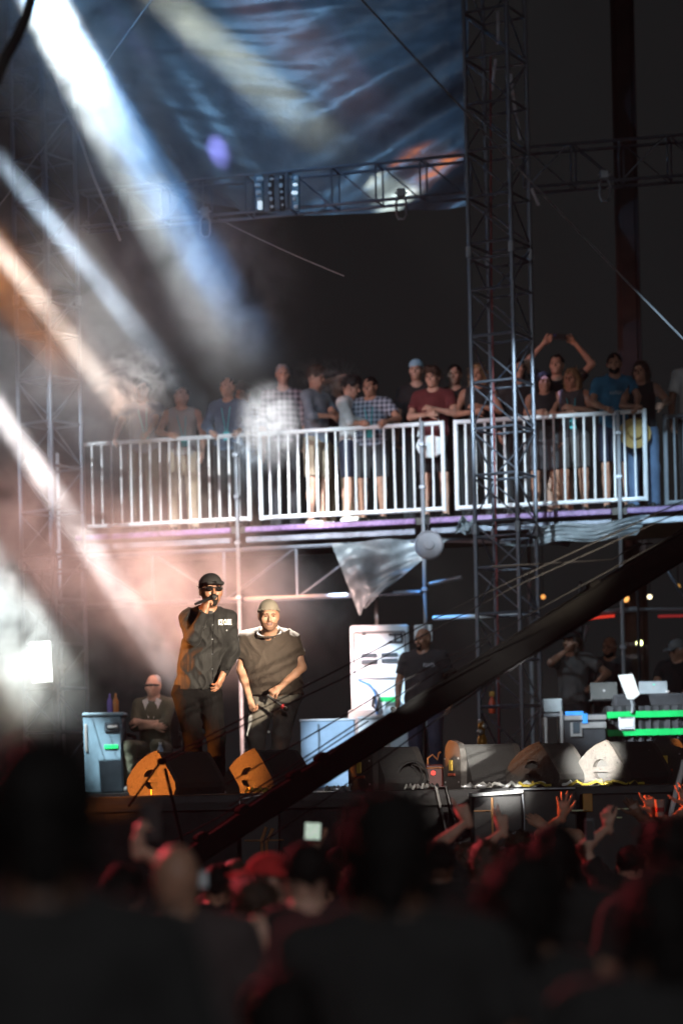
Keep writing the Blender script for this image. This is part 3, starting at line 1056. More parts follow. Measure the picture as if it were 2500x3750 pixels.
def person(label, loc, rotz=0.0, J=None, h=1.75, w=1.0, skin='fair', hair=('short', 'brown'), shirt=None, sleeve='short', bottom=None, shorts=False,
           head=(0, 0, 0), hands=None, group=None, vox=0.016, hvox=None, wr=0.004, belly=0.0, shoes=SHOEB, face=True, cap=None, hem=None, extra=None,
           hat=None, legs=True, beard=None, tuck=0.0, cat='person', fat=0.0, hs=1.03, beard_mat=None, jaw=1.0):
    """one figure: an Empty with the body as one mesh and its clothes as children"""
    t = thing('person', loc, label, cat, group, rotz)
    J = J or default_joints(h, w)
    M = frame_rot(*head)
    sk = SKINS[skin]
    hc = J['head'] + np.array((0, 0, 0.0))
    # ---- body
    tors = [ell(J['pel'], (.155 * w + fat, .11 + fat, .12), .06), ell(J['waist'] + np.array((0, -belly * .4, 0)), (.135 * w + fat + belly * .3, .1 + belly + fat, .16), .08), ell(J['chest'], (.165 * w + fat, .112 + fat * .7, .19), .07),
            seg(J['shL'] * .86 + J['chest'] * .14, J['shR'] * .86 + J['chest'] * .14, .066, k=.06)]
    trap = [seg(J['neck'] + (0, 0, .01), J['shL'] * .8 + J['neck'] * .2, .05, .05, k=.05), seg(J['neck'] + (0, 0, .01), J['shR'] * .8 + J['neck'] * .2, .05, .05, k=.05)]
    neck = [seg(J['neck'] - (0, 0, .03), hc + M @ np.array((0, .02, -.06)), .06, .053, k=.04)]
    arms = {}
    for s in 'LR':
        arms[s] = [seg(J['sh' + s], J['el' + s], .053, .041, k=.03), seg(J['el' + s], J['wr' + s], .042, .027, k=.02),
                   ell(J['el' + s] * .7 + J['wr' + s] * .3, (.039, .039, .039), .02)]
    lg = []
    if legs:
        for s in 'LR':
            lg += [seg(J['hip' + s], J['knee' + s], .088 + fat * .3, .058, k=.05), seg(J['knee' + s], J['ank' + s], .057, .038, k=.03),
                   ell(J['knee' + s] * .65 + J['ank' + s] * .35 + (0, .022, 0), (.05, .055, .09), .04)]
    body = tors + trap + neck + arms['L'] + arms['R'] + lg
    if legs:
        for s in 'LR':
            a = J['ank' + s]
            body.append(seg(a + (0, .02, -.045), a + (0, -.13, -.05), .034, .03, k=.03))
    jobs = [(body, vox, None), (head_skin(hc, M, hs, jaw) + neck, min(vox, .007 if vox < .01 else .009) if (face or vox < .01) else vox, None)]
    for s in 'LR':
        hp = (hands or {}).get(s, {})
        if hp is None: continue
        d = hp.get('d', unit(J['wr' + s] - J['el' + s]))
        nn = hp.get('n', (1, 0, 0) if s == 'R' else (-1, 0, 0))
        sd = hp.get('side', 1 if s == 'L' else -1)
        hv = hvox or vox * .55
        jobs.append((hand_prims(J['wr' + s], d, nn, sd, hp.get('c', (25, 28, 32, 36)), hp.get('spread', 5), hp.get('th', (35, 25)), hp.get('s', 1.0)), hv, None))
    surf('body', jobs, sk, t)
    # ---- clothes
    if shirt is not None:
        hemz = hem if hem is not None else J['pel'][2] - .04
        body_c = grow(tors + trap, .017)
        sl = []
        for s in 'LR':
            if sleeve == 'short':
                e = J['sh' + s] * .35 + J['el' + s] * .65
                sl.append(seg(J['sh' + s], e, .068, .07, k=.035, flat=True))
            elif sleeve == 'long':
                sl += [seg(J['sh' + s], J['el' + s], .072, .066, k=.035), seg(J['el' + s], J['wr' + s] * .95 + J['el' + s] * .05, .066, .047, k=.025, flat=True)]
            elif sleeve == 'rolled':
                sl += [seg(J['sh' + s], J['el' + s], .066, .06, k=.035), seg(J['el' + s], J['el' + s] * .7 + J['wr' + s] * .3, .058, .055, k=.025, flat=True)]
        drape = [seg(J['waist'] + (0, 0, .05), (J['pel'][0], J['pel'][1], hemz - .05), .15 * w + fat + belly * .25, .158 * w + fat, k=.07, sy=.76)]
        nk = J['neck'] + np.array((0, -.055, .05))
        prims = body_c + drape + sl
        prims.append(cut((0, 0, hemz), (0, 0, -1)))
        prims.append(ell(J['neck'] + np.array((0, -.03, .05)), (.07, .09, .07), .015, None, 's'))
        if sleeve == 'none':
            for s in 'LR':
                prims.append(ell(J['sh' + s] * 1.0 + (.035 if s == 'L' else -.035, 0, .0), (.07, .12, .11), .02, None, 's'))
        surf('shirt', [(prims, vox, wrinkle(wr, 46 if vox < .012 else 34, random.random() * 6))], shirt, t)
    if bottom is not None and legs:
        pr = grow([ell(J['pel'], (.155 * w + fat, .112 + fat, .12), .06)], .014)
        for s in 'LR':
            if shorts:
                kn = J['hip' + s] * .12 + J['knee' + s] * .88
                pr.append(seg(J['hip' + s], kn, .112, .095, k=.04, flat=True))
            else:
                pr += [seg(J['hip' + s], J['knee' + s], .108 + fat * .3, .082, k=.04), seg(J['knee' + s], J['ank' + s] - (0, 0, .03), .08, .075, k=.03, flat=True)]
        pr.append(cut((0, 0, J['pel'][2] + .09), (0, 0, 1)))
        surf('trousers' if not shorts else 'shorts', [(pr, vox, wrinkle(wr * .6, 42, random.random() * 6, (.7, .7, 1.0)))], bottom, t)
    if shoes is not None and legs:
        for s in 'LR':
            a = J['ank' + s]
            surf('shoe', [([seg(a + (0, .035, -.04), a + (0, -.15, -.048), .042, .037, k=.03), cut((0, 0, a[2] - .085), (0, 0, -1))], .012, None)], shoes, t)
    if hair and hair[0] != 'bald':
        hp_ = hair_prims(hair[0], hc, M, hs)
        if hp_:
            ho = surf('hair', [(hp_, min(vox, .012), wrinkle(.005, 70, random.random() * 6, (1, 1, .4)))], HAIR[hair[1]], t)
            strands(ho, hair[0], J['head'])
    if face:
        for s in (-1, 1):
            m = MB().lathe([(max(1e-4, .0095 * math.sin(math.pi * i / 6)), -.0095 * math.cos(math.pi * i / 6)) for i in range(7)], 8)
            e = m.build('eye', EYE, t, True)
            e.location = Vector(hc + M @ np.array((.03 * s * hs, -.0835 * hs, .004 * hs)))
            if hair:
                b = MB().tube([Vector(hc + M @ (np.array(q) * hs)) for q in ((.014 * s, -.091, .022), (.03 * s, -.089, .026), (.047 * s, -.078, .021))], .0038, 5)
                b.build('eyebrow', HAIR['brown' if hair[1] in ('blond',) else hair[1]], t, True)
    if beard:
        c = hc
        E = lambda p, r, k, op='u': ell(c + M @ (np.array(p) * hs), np.array(r) * hs, k, M, op)
        bp = [E((0, -.024, -.062), (.062, .068, .058), .02), E((0, -.066, -.098), (.028, .02, .022), .02), E((0, -.075, -.045), (.028, .05, .022), .01, 's'),
              cut(c + M @ np.array((0, 0, -.04)), M @ np.array((0, .25, 1.0)))]
        if beard == 'goatee':
            bp = [E((0, -.08, -.095), (.026, .02, .026), .01), E((.026, -.08, -.066), (.009, .012, .022), .01), E((-.026, -.08, -.066), (.009, .012, .022), .01), seg(c + M @ (np.array((-.026, -.091, -.046)) * hs), c + M @ (np.array((.026, -.091, -.046)) * hs), .007, k=.01)]
        surf('beard', [(bp, .008, None)], beard_mat or HAIR['black'], t)
    if cap:
        crown, brim = cap_prims(hc, M, hs, back=cap[1])
        surf('cap', [(crown, .01, None)], cap[0], t)
        surf('brim', [(brim, .008, None)], cap[0], t)
    if extra: extra(t, J, M, hc)
    return t

# ------------------------------------------------------------------ decals that lie on a surface (print, pockets, seams)
from mathutils.bvhtree import BVHTree


def bvh_of(ob):
    me = ob.data
    return BVHTree.FromPolygons([v.co.copy() for v in me.vertices], [tuple(p.vertices) for p in me.polygons])


def drop_on(bvh, pts, direction, back=0.5, lift=0.003):
    """slide points along direction until they meet the surface"""
    out = []
    d = Vector(direction).normalized()
    last = None
    for p in pts:
        p = Vector(p)
        hit = bvh.ray_cast(p - d * back, d)
        if hit[0] is not None:
            q = hit[0] - d * lift
            last = q
        else:
            q = Vector(p) if last is None else Vector((p.x, last.y, p.z))
        out.append(q)
    return out


def text_mesh(body, size, res=2, font_bold=0.0):
    c = bpy.data.curves.new('lettering', 'FONT')
    c.body = body
    c.size = size
    c.align_x = 'CENTER'; c.align_y = 'CENTER'
    c.resolution_u = res
    c.offset = font_bold
    o = bpy.data.objects.new('lettering', c)
    COL.objects.link(o)
    dg = bpy.context.evaluated_depsgraph_get()
    me = bpy.data.meshes.new_from_object(o.evaluated_get(dg))
    bpy.data.objects.remove(o)
    return me


def print_on(name, body, size, bvh, origin, ex, ez, direction, material, parent, bold=0.0, lift=0.004):
    me = text_mesh(body, size, 2, bold)
    pts = [Vector(origin) + Vector(ex) * v.co.x + Vector(ez) * v.co.y for v in me.vertices]
    q = drop_on(bvh, pts, direction, lift=lift)
    for v, p in zip(me.vertices, q): v.co = p
    me.materials.clear()
    return link(name, me, material, parent)


def patch_on(name, bvh, origin, ex, ez, w, h, direction, material, parent, nx=5, nz=5, lift=0.005, skew=0.0):
    vs, fs = [], []
    for j in range(nz + 1):
        for i in range(nx + 1):
            a, b = (i / nx - .5) * w, (j / nz - .5) * h
            vs.append(Vector(origin) + Vector(ex) * a + Vector(ez) * (b + skew * abs(a)))
    for j in range(nz):
        for i in range(nx):
            k = j * (nx + 1) + i
            fs.append((k, k + 1, k + nx + 2, k + nx + 1))
    q = drop_on(bvh, vs, direction, lift=lift)
    return MB().add(q, fs).build(name, material, parent, True)


# ------------------------------------------------------------------ helpers for poses
def fit_h(px, top, loc, floor):
    z = P(px, top, loc[1]).z
    return max(1.35, z - floor)


def arm_to(J, s, target, hint, h=1.75, l1=.285, l2=.255):
    k = h / 1.75
    J['el' + s], J['wr' + s] = ik(J['sh' + s], target, l1 * k, l2 * k, hint)


def to_local(w, loc, rotz):
    d = np.array(w) - np.array(loc)
    c, s = math.cos(-rotz), math.sin(-rotz)
    return np.array((d[0] * c - d[1] * s, d[0] * s + d[1] * c, d[2]))


# ------------------------------------------------------------------ the two performers
JACKET = mat('black_twill', (0.007, 0.007, 0.0075), rough=0.7, var=0.3, scale=14, bump=0.12, bscale=260, sheen=0.05, spec=0.22, crease=0.4)
DKTROU = mat('black_denim', (0.0035, 0.0035, 0.004), rough=0.85, var=0.35, scale=16, bump=0.2, bscale=150, spec=.1, crease=.3)
PRINT = mat('white_print', (0.75, 0.74, 0.68), rough=0.7, var=0.1)
CAPM = mat('black_cap', (0.014, 0.014, 0.015), rough=0.75, var=0.3, bump=0.3, bscale=120)
r1 = P(730, 2897, 20.0); r1.z = STZ


def px_joints(root, Y, table):
    return {k: np.array(P(a, b, Y + d) - root) for k, (a, b, d) in table.items()}


J1 = px_joints(r1, 20.0, dict(
    head=(773, 2166, -.07), neck=(760, 2240, .0), shR=(684, 2262, .02), shL=(838, 2264, .02), chest=(757, 2322, .0), waist=(733, 2425, .02), pel=(720, 2520, .03),
    elR=(706, 2338, -.2), wrR=(752, 2236, -.25), elL=(851, 2392, .05), wrL=(814, 2474, -.1), hipR=(676, 2540, .03), hipL=(768, 2540, .03),
    kneeR=(706, 2700, -.04), kneeL=(791, 2700, -.05), ankR=(716, 2860, .04), ankL=(794, 2861, -.02)))


def p1_extra(t, J, M, hc):
    jk = [o for o in t.children if o.name.startswith('shirt')][0]
    jk.name = 'jacket'
    b = bvh_of(jk)
    F = (0, 1, 0)
    L = lambda px, py: Vector(np.array(P(px, py, 20.0) - r1)) + Vector((0, -.25, 0))
    ex, ez = Vector((1, 0, 0.02)).normalized(), Vector((-.02, 0, 1)).normalized()
    print_on('chest_lettering', 'ICE CUBE', .075, b, L(825, 2282), ex * .34, ez * .82, F, PRINT, t, .003)
    patch_on('pocket_flap', b, L(824, 2306), ex, ez, .105, .045, F, JACKET, t, lift=.008, skew=-.08)
    patch_on('pocket', b, L(823, 2336), ex, ez, .095, .09, F, JACKET, t, lift=.005)
    patch_on('pocket_flap', b, L(745, 2302), ex, ez, .07, .04, F, JACKET, t, lift=.008)
    # placket line and buttons
    pl = drop_on(b, [L(787 - (i / 20) * 6, 2245 + i * 12.5) for i in range(21)], F, lift=.004)
    MB().tube(pl, .004, 5).build('placket', JACKET, t, True)
    for py in (2292, 2345, 2398, 2452):
        q = drop_on(b, [L(782 - (py - 2292) * .015, py)], F, lift=.004)[0]
        MB().lathe([(.005, -.002), (.005, .002)], 8, q, Matrix.Rotation(R(90), 3, 'X')).build('button', GALV, t)
    q = drop_on(b, [L(832, 2311)], F, lift=.012)[0]
    MB().lathe([(.006, -.002), (.006, .002)], 8, q, Matrix.Rotation(R(90), 3, 'X')).build('button', SILVER, t)
    # collar
    nk = Vector(J['neck'])
    for s in (-1, 1):
        m = MB()
        ring = [nk + Vector((s * .075 * math.sin(a), .02 - .075 * math.cos(a), .045 - .02 * math.cos(a))) for a in [R(x) for x in (12, 50, 90, 130, 180)]]
        outer = [nk + Vector((s * (.1 * math.sin(a) + .012), .015 - .12 * math.cos(a), -.012 - .05 * max(0, math.cos(a)))) for a in [R(x) for x in (22, 50, 90, 130, 180)]]
        vs = ring + outer
        m.add(vs, [(i, i + 1, 6 + i, 5 + i) for i in range(4)])
        c = m.build('collar', JACKET, t, True)
        sm = c.modifiers.new('s', 'SOLIDIFY'); sm.thickness = .006
    # black undershirt in the collar opening
    surf('undershirt', [([ell(nk + Vector((0.012, -.055, -.02)), (.05, .03, .055), .02)], .008, None)], CAPM, t)
    # sunglasses
    T = lambda *p: Vector(hc + M @ (np.array(p) * 1.14))
    g = MB().tube([T(.078, -.02, .012), T(.066, -.09, .012), T(0.008, -.108, .014), T(-.008, -.108, .014), T(-.066, -.09, .012), T(-.078, -.02, .012)], .0045, 6).build('sunglasses', CAPM, t, True)
    for s in (-1, 1):
        out = [(.008, .012), (.02, .018), (.052, .016), (.062, .006), (.056, -.016), (.036, -.022), (.016, -.016)]
        pts = [T(s * a, -.108 + .018 * (a / .06) ** 2, .006 + bz) for a, bz in out]
        cen = T(s * .035, -.107, .004)
        m = MB().add([cen] + pts, [(0, i + 1, (i + 1) % 7 + 1) for i in range(7)])
        l = m.build('lens', mat('dark_lens', (0.01, 0.009, 0.009), rough=0.06, var=.1, spec=0.8), g, True)
        sm = l.modifiers.new('s', 'SOLIDIFY'); sm.thickness = .003
    # bracelet at the raised cuff
    w = J['wrR']


CUFF = dict(L=dict(d=(-.1, -.06, -.25), n=(-1, .3, 0), side=1, c=(18, 22, 26, 30), spread=4, th=(30, 20), s=1.02),
            R=dict(d=(.2, .12, .9), n=(.75, .55, -.2), side=1, c=(62, 64, 66, 68), spread=2, th=(28, 50), s=1.0))
p1 = person('performer in black cap, sunglasses and black jacket singing into a microphone', r1, 0, J1, h=1.8, w=1.06, skin='brown', hair=('short', 'black'),
            shirt=JACKET, sleeve='long', bottom=DKTROU, head=(R(16), R(4), 0), hands=CUFF, vox=.008, hvox=.0045, wr=.0065, cap=(CAPM, False), hem=float(np.array(P(720, 2528, 20) - r1)[2]),
            shoes=SOLE, beard='goatee', extra=p1_extra, face=True, fat=.012, hs=1.14)
mic = thing('microphone', P(776, 2188, 19.72), 'black handheld microphone at the mouth of the capped performer', 'microphone')
md = Vector((.3, -.15, .1)).normalized()
rotm = md.to_track_quat('Z', 'Y').to_matrix()
MB().lathe([(.011, -.17), (.013, -.1), (.016, -.03), (.019, -.012), (.019, -.004)], 12, (0, 0, 0), rotm).build('handle', BLACKM, mic, True)
MB().lathe([(max(1e-3, .026 * math.sin(math.pi * i / 8)), .018 - .026 * math.cos(math.pi * i / 8)) for i in range(9)], 14, (0, 0, 0), rotm).build('grille', mat('mic_mesh', (.03, .03, .032), rough=.35, metal=.7, bump=.6, bscale=400), mic, True)

r2 = P(1000, 2897, 20.8); r2.z = STZ
J2 = px_joints(r2, 20.8, dict(
    head=(984, 2257, -.22), neck=(986, 2314, -.09), shR=(900, 2338, .0), shL=(1072, 2340, .0), chest=(990, 2400, -.02), waist=(1002, 2478, .04), pel=(1008, 2545, .1),
    elR=(884, 2455, .0), wrR=(914, 2560, -.16), elL=(1104, 2445, -.04), wrL=(1024, 2518, -.2), hipR=(965, 2560, .1), hipL=(1052, 2560, .1),
    kneeR=(938, 2700, -.14), kneeL=(1030, 2690, -.2), ankR=(950, 2860, .05), ankL=(1010, 2860, .0)))
BRTEE = mat('faded_black_tee', (0.046, 0.034, 0.027), rough=0.85, var=0.15, scale=9, bump=0.2, bscale=130, sheen=.1, crease=.4)
GRSH = mat('grey_work_trousers', (0.15, 0.14, 0.125), rough=0.85, var=0.2, scale=10, bump=0.2, bscale=130, crease=.4)


def p2_extra(t, J, M, hc):
    H = 1.08
    T = lambda *p: Vector(hc + M @ (np.array(p) * H))
    for s in (-1, 1):
        surf('eye', [([ell(hc + M @ (np.array((.031 * s, -.0865, .003)) * H), (.0125, .008, .0058), .004, M)], .003, None)], EYE, t)
        MB().tube([T(.013 * s, -.0945, .021), T(.03 * s, -.093, .0235), T(.049 * s, -.08, .019)], [.0035, .004, .002], 6).build('eyebrow', HAIR['black'], t, True)
    LIP = mat('lip', (.1, .04, .034), rough=.45, var=.1)
    surf('lips', [([seg(hc + M @ (np.array((-.021, -.0875, -.0555)) * H), hc + M @ (np.array((.021, -.0875, -.0555)) * H), .0065, k=.006), seg(hc + M @ (np.array((-.016, -.0885, -.0665)) * H), hc + M @ (np.array((.016, -.0885, -.0665)) * H), .0068, k=.003)], .004, None)], LIP, t)
    ST = mat('stubble', (.17, .088, .06), rough=.7, var=.2, scale=60)
    E2 = lambda p, r, k, op='u': ell(hc + M @ (np.array(p) * H), np.array(r) * H, k, M, op)
    surf('beard', [([E2((0, -.0225, -.052), (.0675, .0685, .0665), .02), E2((0, -.063, -.094), (.026, .0195, .0195), .02), cut(hc + M @ np.array((0, 0, -.07)), M @ np.array((0, .55, 1.0))), E2((0, -.085, -.058), (.022, .03, .011), .006, 's')], .006, None),
                    ([seg(hc + M @ (np.array((-.03, -.084, -.05)) * H), hc + M @ (np.array((.0, -.0935, -.043)) * H), .005, k=.004), seg(hc + M @ (np.array((.03, -.084, -.05)) * H), hc + M @ (np.array((.0, -.0935, -.043)) * H), .005, k=.004)], .004, None)], ST, t)
    nk = Vector(J['neck'])
    MB().tube([nk + Vector((.1 * math.cos(a), -.03 + .098 * math.sin(a), -.008 + .046 * math.sin(a))) for a in np.arange(0, 6.6, .35)], .0085, 6).build('collar', BRTEE, t, True)
    E = lambda p, r, k, op='u': ell(hc + M @ (np.array(p) * 1.09), np.array(r) * 1.09, k, M, op)
    BEAN = mat('tan_beanie', (0.24, 0.21, 0.17), rough=0.8, var=0.15, bump=.3, bscale=160)
    surf('beanie', [([E((0, .014, .045), (.083, .104, .093), .02), cut(hc + M @ np.array((0, 0, .045)), -(M @ np.array((0, .25, 1.0))))], .008, None)], BEAN, t)
    surf('beanie_band', [([seg(hc + M @ np.array((.087 * math.cos(a), .016 + .1 * math.sin(a), .047 + .02 * math.sin(a) * -1 - .0)), hc + M @ np.array((.087 * math.cos(a + .4), .016 + .1 * math.sin(a + .4), .047 - .02 * math.sin(a + .4))), .011, k=.01) for a in np.arange(0, 6.3, .4)], .007, None)], BEAN, t)
    b = bvh_of([o for o in t.children if o.name.startswith('trousers')][0])
    L = lambda px, py: Vector(np.array(P(px, py, 20.8) - r2)) + Vector((0, -.35, 0))
    q = drop_on(b, [L(988, 2684)], (0, 1, 0), lift=.004)[0]
    MB().lathe([(.013, -.003), (.013, .003)], 10, q, Matrix.Rotation(R(90), 3, 'X')).build('knee_button', PRINT, t)


p2 = person('performer in tan beanie and faded tee bending forward beside the singer', r2, 0, J2, h=1.8, w=1.28, skin='tan', hair=('buzz', 'black'), shirt=BRTEE, sleeve='short',
            bottom=GRSH, head=(R(6), R(-6), 0), hands=dict(L=dict(d=(-.6, -.25, -.35), n=(-.1, .6, -.8), side=1, c=(50, 52, 55, 58), th=(25, 40)), R=dict(d=(.25, -.1, -.9), n=(.6, .6, .1), side=-1, c=(45, 48, 52, 55), th=(30, 35))),
            vox=.008, hvox=.0045, wr=.006, belly=.045, fat=.032, beard=None, face=False, jaw=1.12, hem=float(np.array(P(1000, 2548, 20.8) - r2)[2]), extra=p2_extra, shoes=SHOEB, hs=1.08)
m2 = thing('microphone', P(1034, 2586, 20.45), 'microphone with red ring held low at the thigh of the beanie performer', 'microphone')
rotm = Vector((.8, .1, -.6)).normalized().to_track_quat('Z', 'Y').to_matrix()
MB().lathe([(.012, -.16), (.016, -.03), (.019, -.01)], 12, (0, 0, 0), rotm).build('handle', BLACKM, m2, True)
MB().lathe([(.0195, -.0095), (.021, .004), (.0195, .014)], 12, (0, 0, 0), rotm).build('ring', mat('red_ring', (.5, .02, .03), rough=.4), m2, True)
MB().lathe([(max(1e-3, .024 * math.sin(math.pi * i / 8)), .034 - .024 * math.cos(math.pi * i / 8)) for i in range(9)], 14, (0, 0, 0), rotm).build('grille', MATS['mic_mesh'], m2, True)

# ------------------------------------------------------------------ people at the platform railing
GRP = 'people watching from the platform'
DENIM = cloth('denim', (0.075, 0.12, 0.2))
BLK = cloth('black', (0.016, 0.016, 0.017))
NAVY = cloth('navy', (0.025, 0.03, 0.055))
BEIGE = cloth('beige', (0.42, 0.35, 0.26))
KHAKI = cloth('khaki', (0.2, 0.15, 0.1))
LBLUE = cloth('pale_blue', (0.22, 0.27, 0.33))
WHT = cloth('white', (0.66, 0.66, 0.66))
MAROON = cloth('maroon', (0.11, 0.02, 0.022))
TEAL = cloth('sky_blue', (0.025, 0.15, 0.26))
GREYT = cloth('grey', (0.085, 0.08, 0.078))
DGREY = cloth('dark_grey', (0.05, 0.05, 0.055))
OLIVE = cloth('olive', (0.055, 0.06, 0.04))
PLAID1 = mat_bands('cloth_plaid_dark', (0.03, 0.025, 0.05), (0.4, 0.36, 0.42), 'X', 95, plaid='Z')
PLAID2 = mat_bands('cloth_plaid_blue', (0.05, 0.06, 0.09), (0.42, 0.46, 0.55), 'X', 110, plaid='Z')
STRIPE = mat_bands('cloth_striped', (0.5, 0.5, 0.48), (0.24, 0.24, 0.24), 'Z', 210)
CYAN = mat('cyan_badge', (0.05, 0.55, 0.6), rough=0.5)


def badge(z=None):
    def f(t, J, M, hc):
        c = J['waist'] * .55 + J['chest'] * .45
        p = Vector((c[0] + .03, c[1] - .2, c[2] - .12))
        n0 = Vector(J['neck'])
        MB().tube([n0 + Vector((.055, -.05, .03)), n0 + Vector((.05, -.13, -.1)), p + Vector((.01, 0, .05)), p + Vector((-.01, 0, .05)), n0 + Vector((-.05, -.13, -.1)), n0 + Vector((-.055, -.05, .03))], .005, 5).build('lanyard', CYAN, t, True)
        MB().bbox(p, (.075, .006, .1), .003).build('badge', CYAN, t)
    return f


def deck_person(label, px, top, back, rz=0.0, arms='rail', hx=None, **kw):
    loc = on_deck(px, back)
    h = fit_h(px, top, loc, DZ)
    w = kw.pop('w', 1.0)
    J = default_joints(h, w)
    rot = PROT * 0.6 + rz
    k = h / 1.75
    if arms in ('rail', 'railR', 'railL'):
        for s in 'LR':
            sx = 1 if s == 'L' else -1
            if arms == 'rail' or arms[-1] == s:
                wpos = (hx or {}).get(s)
                if wpos is None:
                    q = loc + PU * sx * .2 - PV * (back - .03)
                else:
                    q = on_deck(wpos, .02)
                q = Vector((q.x, q.y, DZ + 1.15))
                arm_to(J, s, to_local(q, loc, rot), (sx * .9, .3, -.6), h)
            else:
                arm_to(J, s, J['sh' + s] + np.array((sx * .05, -.06, -.5 * k)), (sx * .5, 1, 0), h)
    elif arms == 'fold':
        arm_to(J, 'R', J['chest'] + np.array((.09, -.2, -.12)), (-1, -.2, -.5), h)
        arm_to(J, 'L', J['chest'] + np.array((-.09, -.22, -.08)), (1, -.2, -.5), h)
    elif arms == 'chest':
        arm_to(J, 'R', J['chest'] + np.array((-.02, -.24, -.1)), (-1, .1, -.6), h)
        arm_to(J, 'L', J['chest'] + np.array((.04, -.24, -.04)), (1, .1, -.6), h)
    elif arms == 'down':
        pass
    elif callable(arms):
        arms(J, h, loc, rot)
    hands = kw.pop('hands', dict(L=dict(c=(35, 38, 40, 42)), R=dict(c=(35, 38, 40, 42))))
    return person(label, loc, rot, J, h=h, w=w, group=GRP, hands=hands, vox=.017, hvox=.009, wr=.004, **kw)


deck_person('hazy man in blue shirt behind the left railing, half hidden by smoke', 525, 1388, .5, .2, skin='fair', hair=('short', 'brown'), shirt=DENIM, bottom=OLIVE, extra=badge())
deck_person('person in striped tank top with head thrown back at the railing', 668, 1416, .38, .15, arms='railR', hx=dict(R=620), skin='fair', hair=('bun', 'brown'), shirt=STRIPE, sleeve='none', bottom=BEIGE, head=(R(-25), R(28), 0), extra=badge())
deck_person('man in open denim jacket with a hand on the railing', 838, 1382, .4, -.1, arms='rail', hx=dict(R=772, L=878), skin='tan', hair=('buzz', 'black'), shirt=DENIM, sleeve='long', bottom=BLK, head=(R(-20), R(10), 0), extra=badge())
deck_person('person peeking from behind the man in the denim jacket', 893, 1408, .95, 0, arms='down', skin='fair', hair=('messy', 'brown'), shirt=PLAID2, bottom=KHAKI, head=(R(-15), 0, 0))
deck_person('grey-haired man in dark plaid shirt behind the dense smoke puff', 1040, 1333, .6, .15, arms='down', skin='fair', hair=('short', 'grey'), shirt=PLAID1, sleeve='rolled', bottom=DGREY, head=(R(8), 0, 0), w=1.05)
deck_person('man in pale blue shirt and beige shorts turned to the right', 1158, 1342, .55, R(62), arms='chest', skin='fair', hair=('messy', 'brown'), shirt=LBLUE, sleeve='rolled', bottom=BEIGE, shorts=True, head=(R(15), R(-12), 0), shoes=SOLE)
deck_person('person holding a hand to the face behind the white shirt', 1236, 1362, 1.0, R(25), arms=lambda J, h, l, r: (arm_to(J, 'R', J['head'] + np.array((-.05, -.14, .02)), (-1, 0, -.6), h), arm_to(J, 'L', J['shL'] + np.array((.05, -.1, -.45)), (1, .4, 0), h)), skin='fair', hair=('short', 'black'), shirt=NAVY, bottom=KHAKI, head=(R(35), 0, 0))
deck_person('person in loose white shirt and navy shorts leaning right', 1284, 1378, .4, R(70), arms='chest', skin='fair', hair=('messy', 'black'), shirt=WHT, sleeve='long', bottom=NAVY, shorts=True, shoes=SOLE, head=(R(15), R(-15), 0), hem=.82)
deck_person('dark-haired man in blue plaid shirt leaning on the railing', 1358, 1380, .36, -.1, arms='rail', hx=dict(R=1320, L=1415), skin='tan', hair=('short', 'black'), shirt=PLAID2, sleeve='short', bottom=DGREY, shorts=True, head=(R(-12), R(-4), 0), extra=badge(), w=1.1)
deck_person('tall man in black tee wearing a pale blue cap backwards', 1528, 1318, .85, 0, arms='down', skin='fair', hair=('buzz', 'brown'), shirt=BLK, bottom=BLK, cap=(cloth('cap_blue', (.3, .5, .62)), True), head=(R(-5), 0, 0))
deck_person('young man in maroon tee with hands clasped at the railing', 1588, 1345, .4, -.08, arms='chest', skin='fair', hair=('messy', 'brown'), shirt=MAROON, bottom=BLK, shorts=True, head=(R(-14), 0, 0), w=1.08)
deck_person('man in black tee left of the dark tower', 1668, 1335, .7, 0, arms='down', skin='fair', hair=('short', 'black'), shirt=BLK, bottom=BLK, head=(R(-6), 0, 0))
deck_person('woman with blond bob seen through the dark tower', 1752, 1335, .42, -.05, arms='chest', skin='tan', hair=('bob', 'blond'), shirt=BLK, sleeve='none', bottom=BLK, head=(R(-8), R(3), 0), w=.92)
deck_person('woman in black seen just right of the dark tower', 1897, 1310, .5, .2, arms='down', skin='fair', hair=('bob', 'black'), shirt=BLK, sleeve='long', bottom=BLK, head=(R(20), 0, 0), w=.92)


def both_up(J, h, loc, rot):
    for s, px in (('R', 1990), ('L', 2106)):
        wp = P(px, 1258, loc.y - .1)
        arm_to(J, s, to_local(wp, loc, rot), ((-1 if s == 'R' else 1), .0, -.1), h, .3, .28)


deck_person('man in black filming with both arms raised overhead', 2042, 1298, .8, 0, arms=both_up, skin='fair', hair=('short', 'black'), shirt=BLK, bottom=BLK, shorts=True, head=(R(-10), R(6), 0),
            hands=dict(R=dict(d=(.8, 0, .6), n=(0, -.8, -.3), side=-1, c=(20, 30, 40, 45)), L=dict(d=(-.8, 0, .6), n=(0, -.8, -.3), side=1, c=(20, 30, 40, 45))))
ph = thing('phone', P(2048, 1233, 28.0), 'dark phone held overhead by the filming man on the platform', 'phone')
MB().bbox((0, 0, 0), (.15, .01, .075), .005).build('case', BLACK, ph)
MB().bbox((-.055, -.007, .02), (.025, .004, .02), .002).build('camera_window', mat('blue_glass', (.05, .08, .3), rough=.1), ph)
deck_person('woman with long dark hair below the filming man', 1993, 1362, .42, .1, arms='railR', hx=dict(R=1972), skin='tan', hair=('long', 'black'), shirt=BLK, sleeve='none', bottom=DGREY, shorts=True, head=(R(10), 0, 0), w=.9)
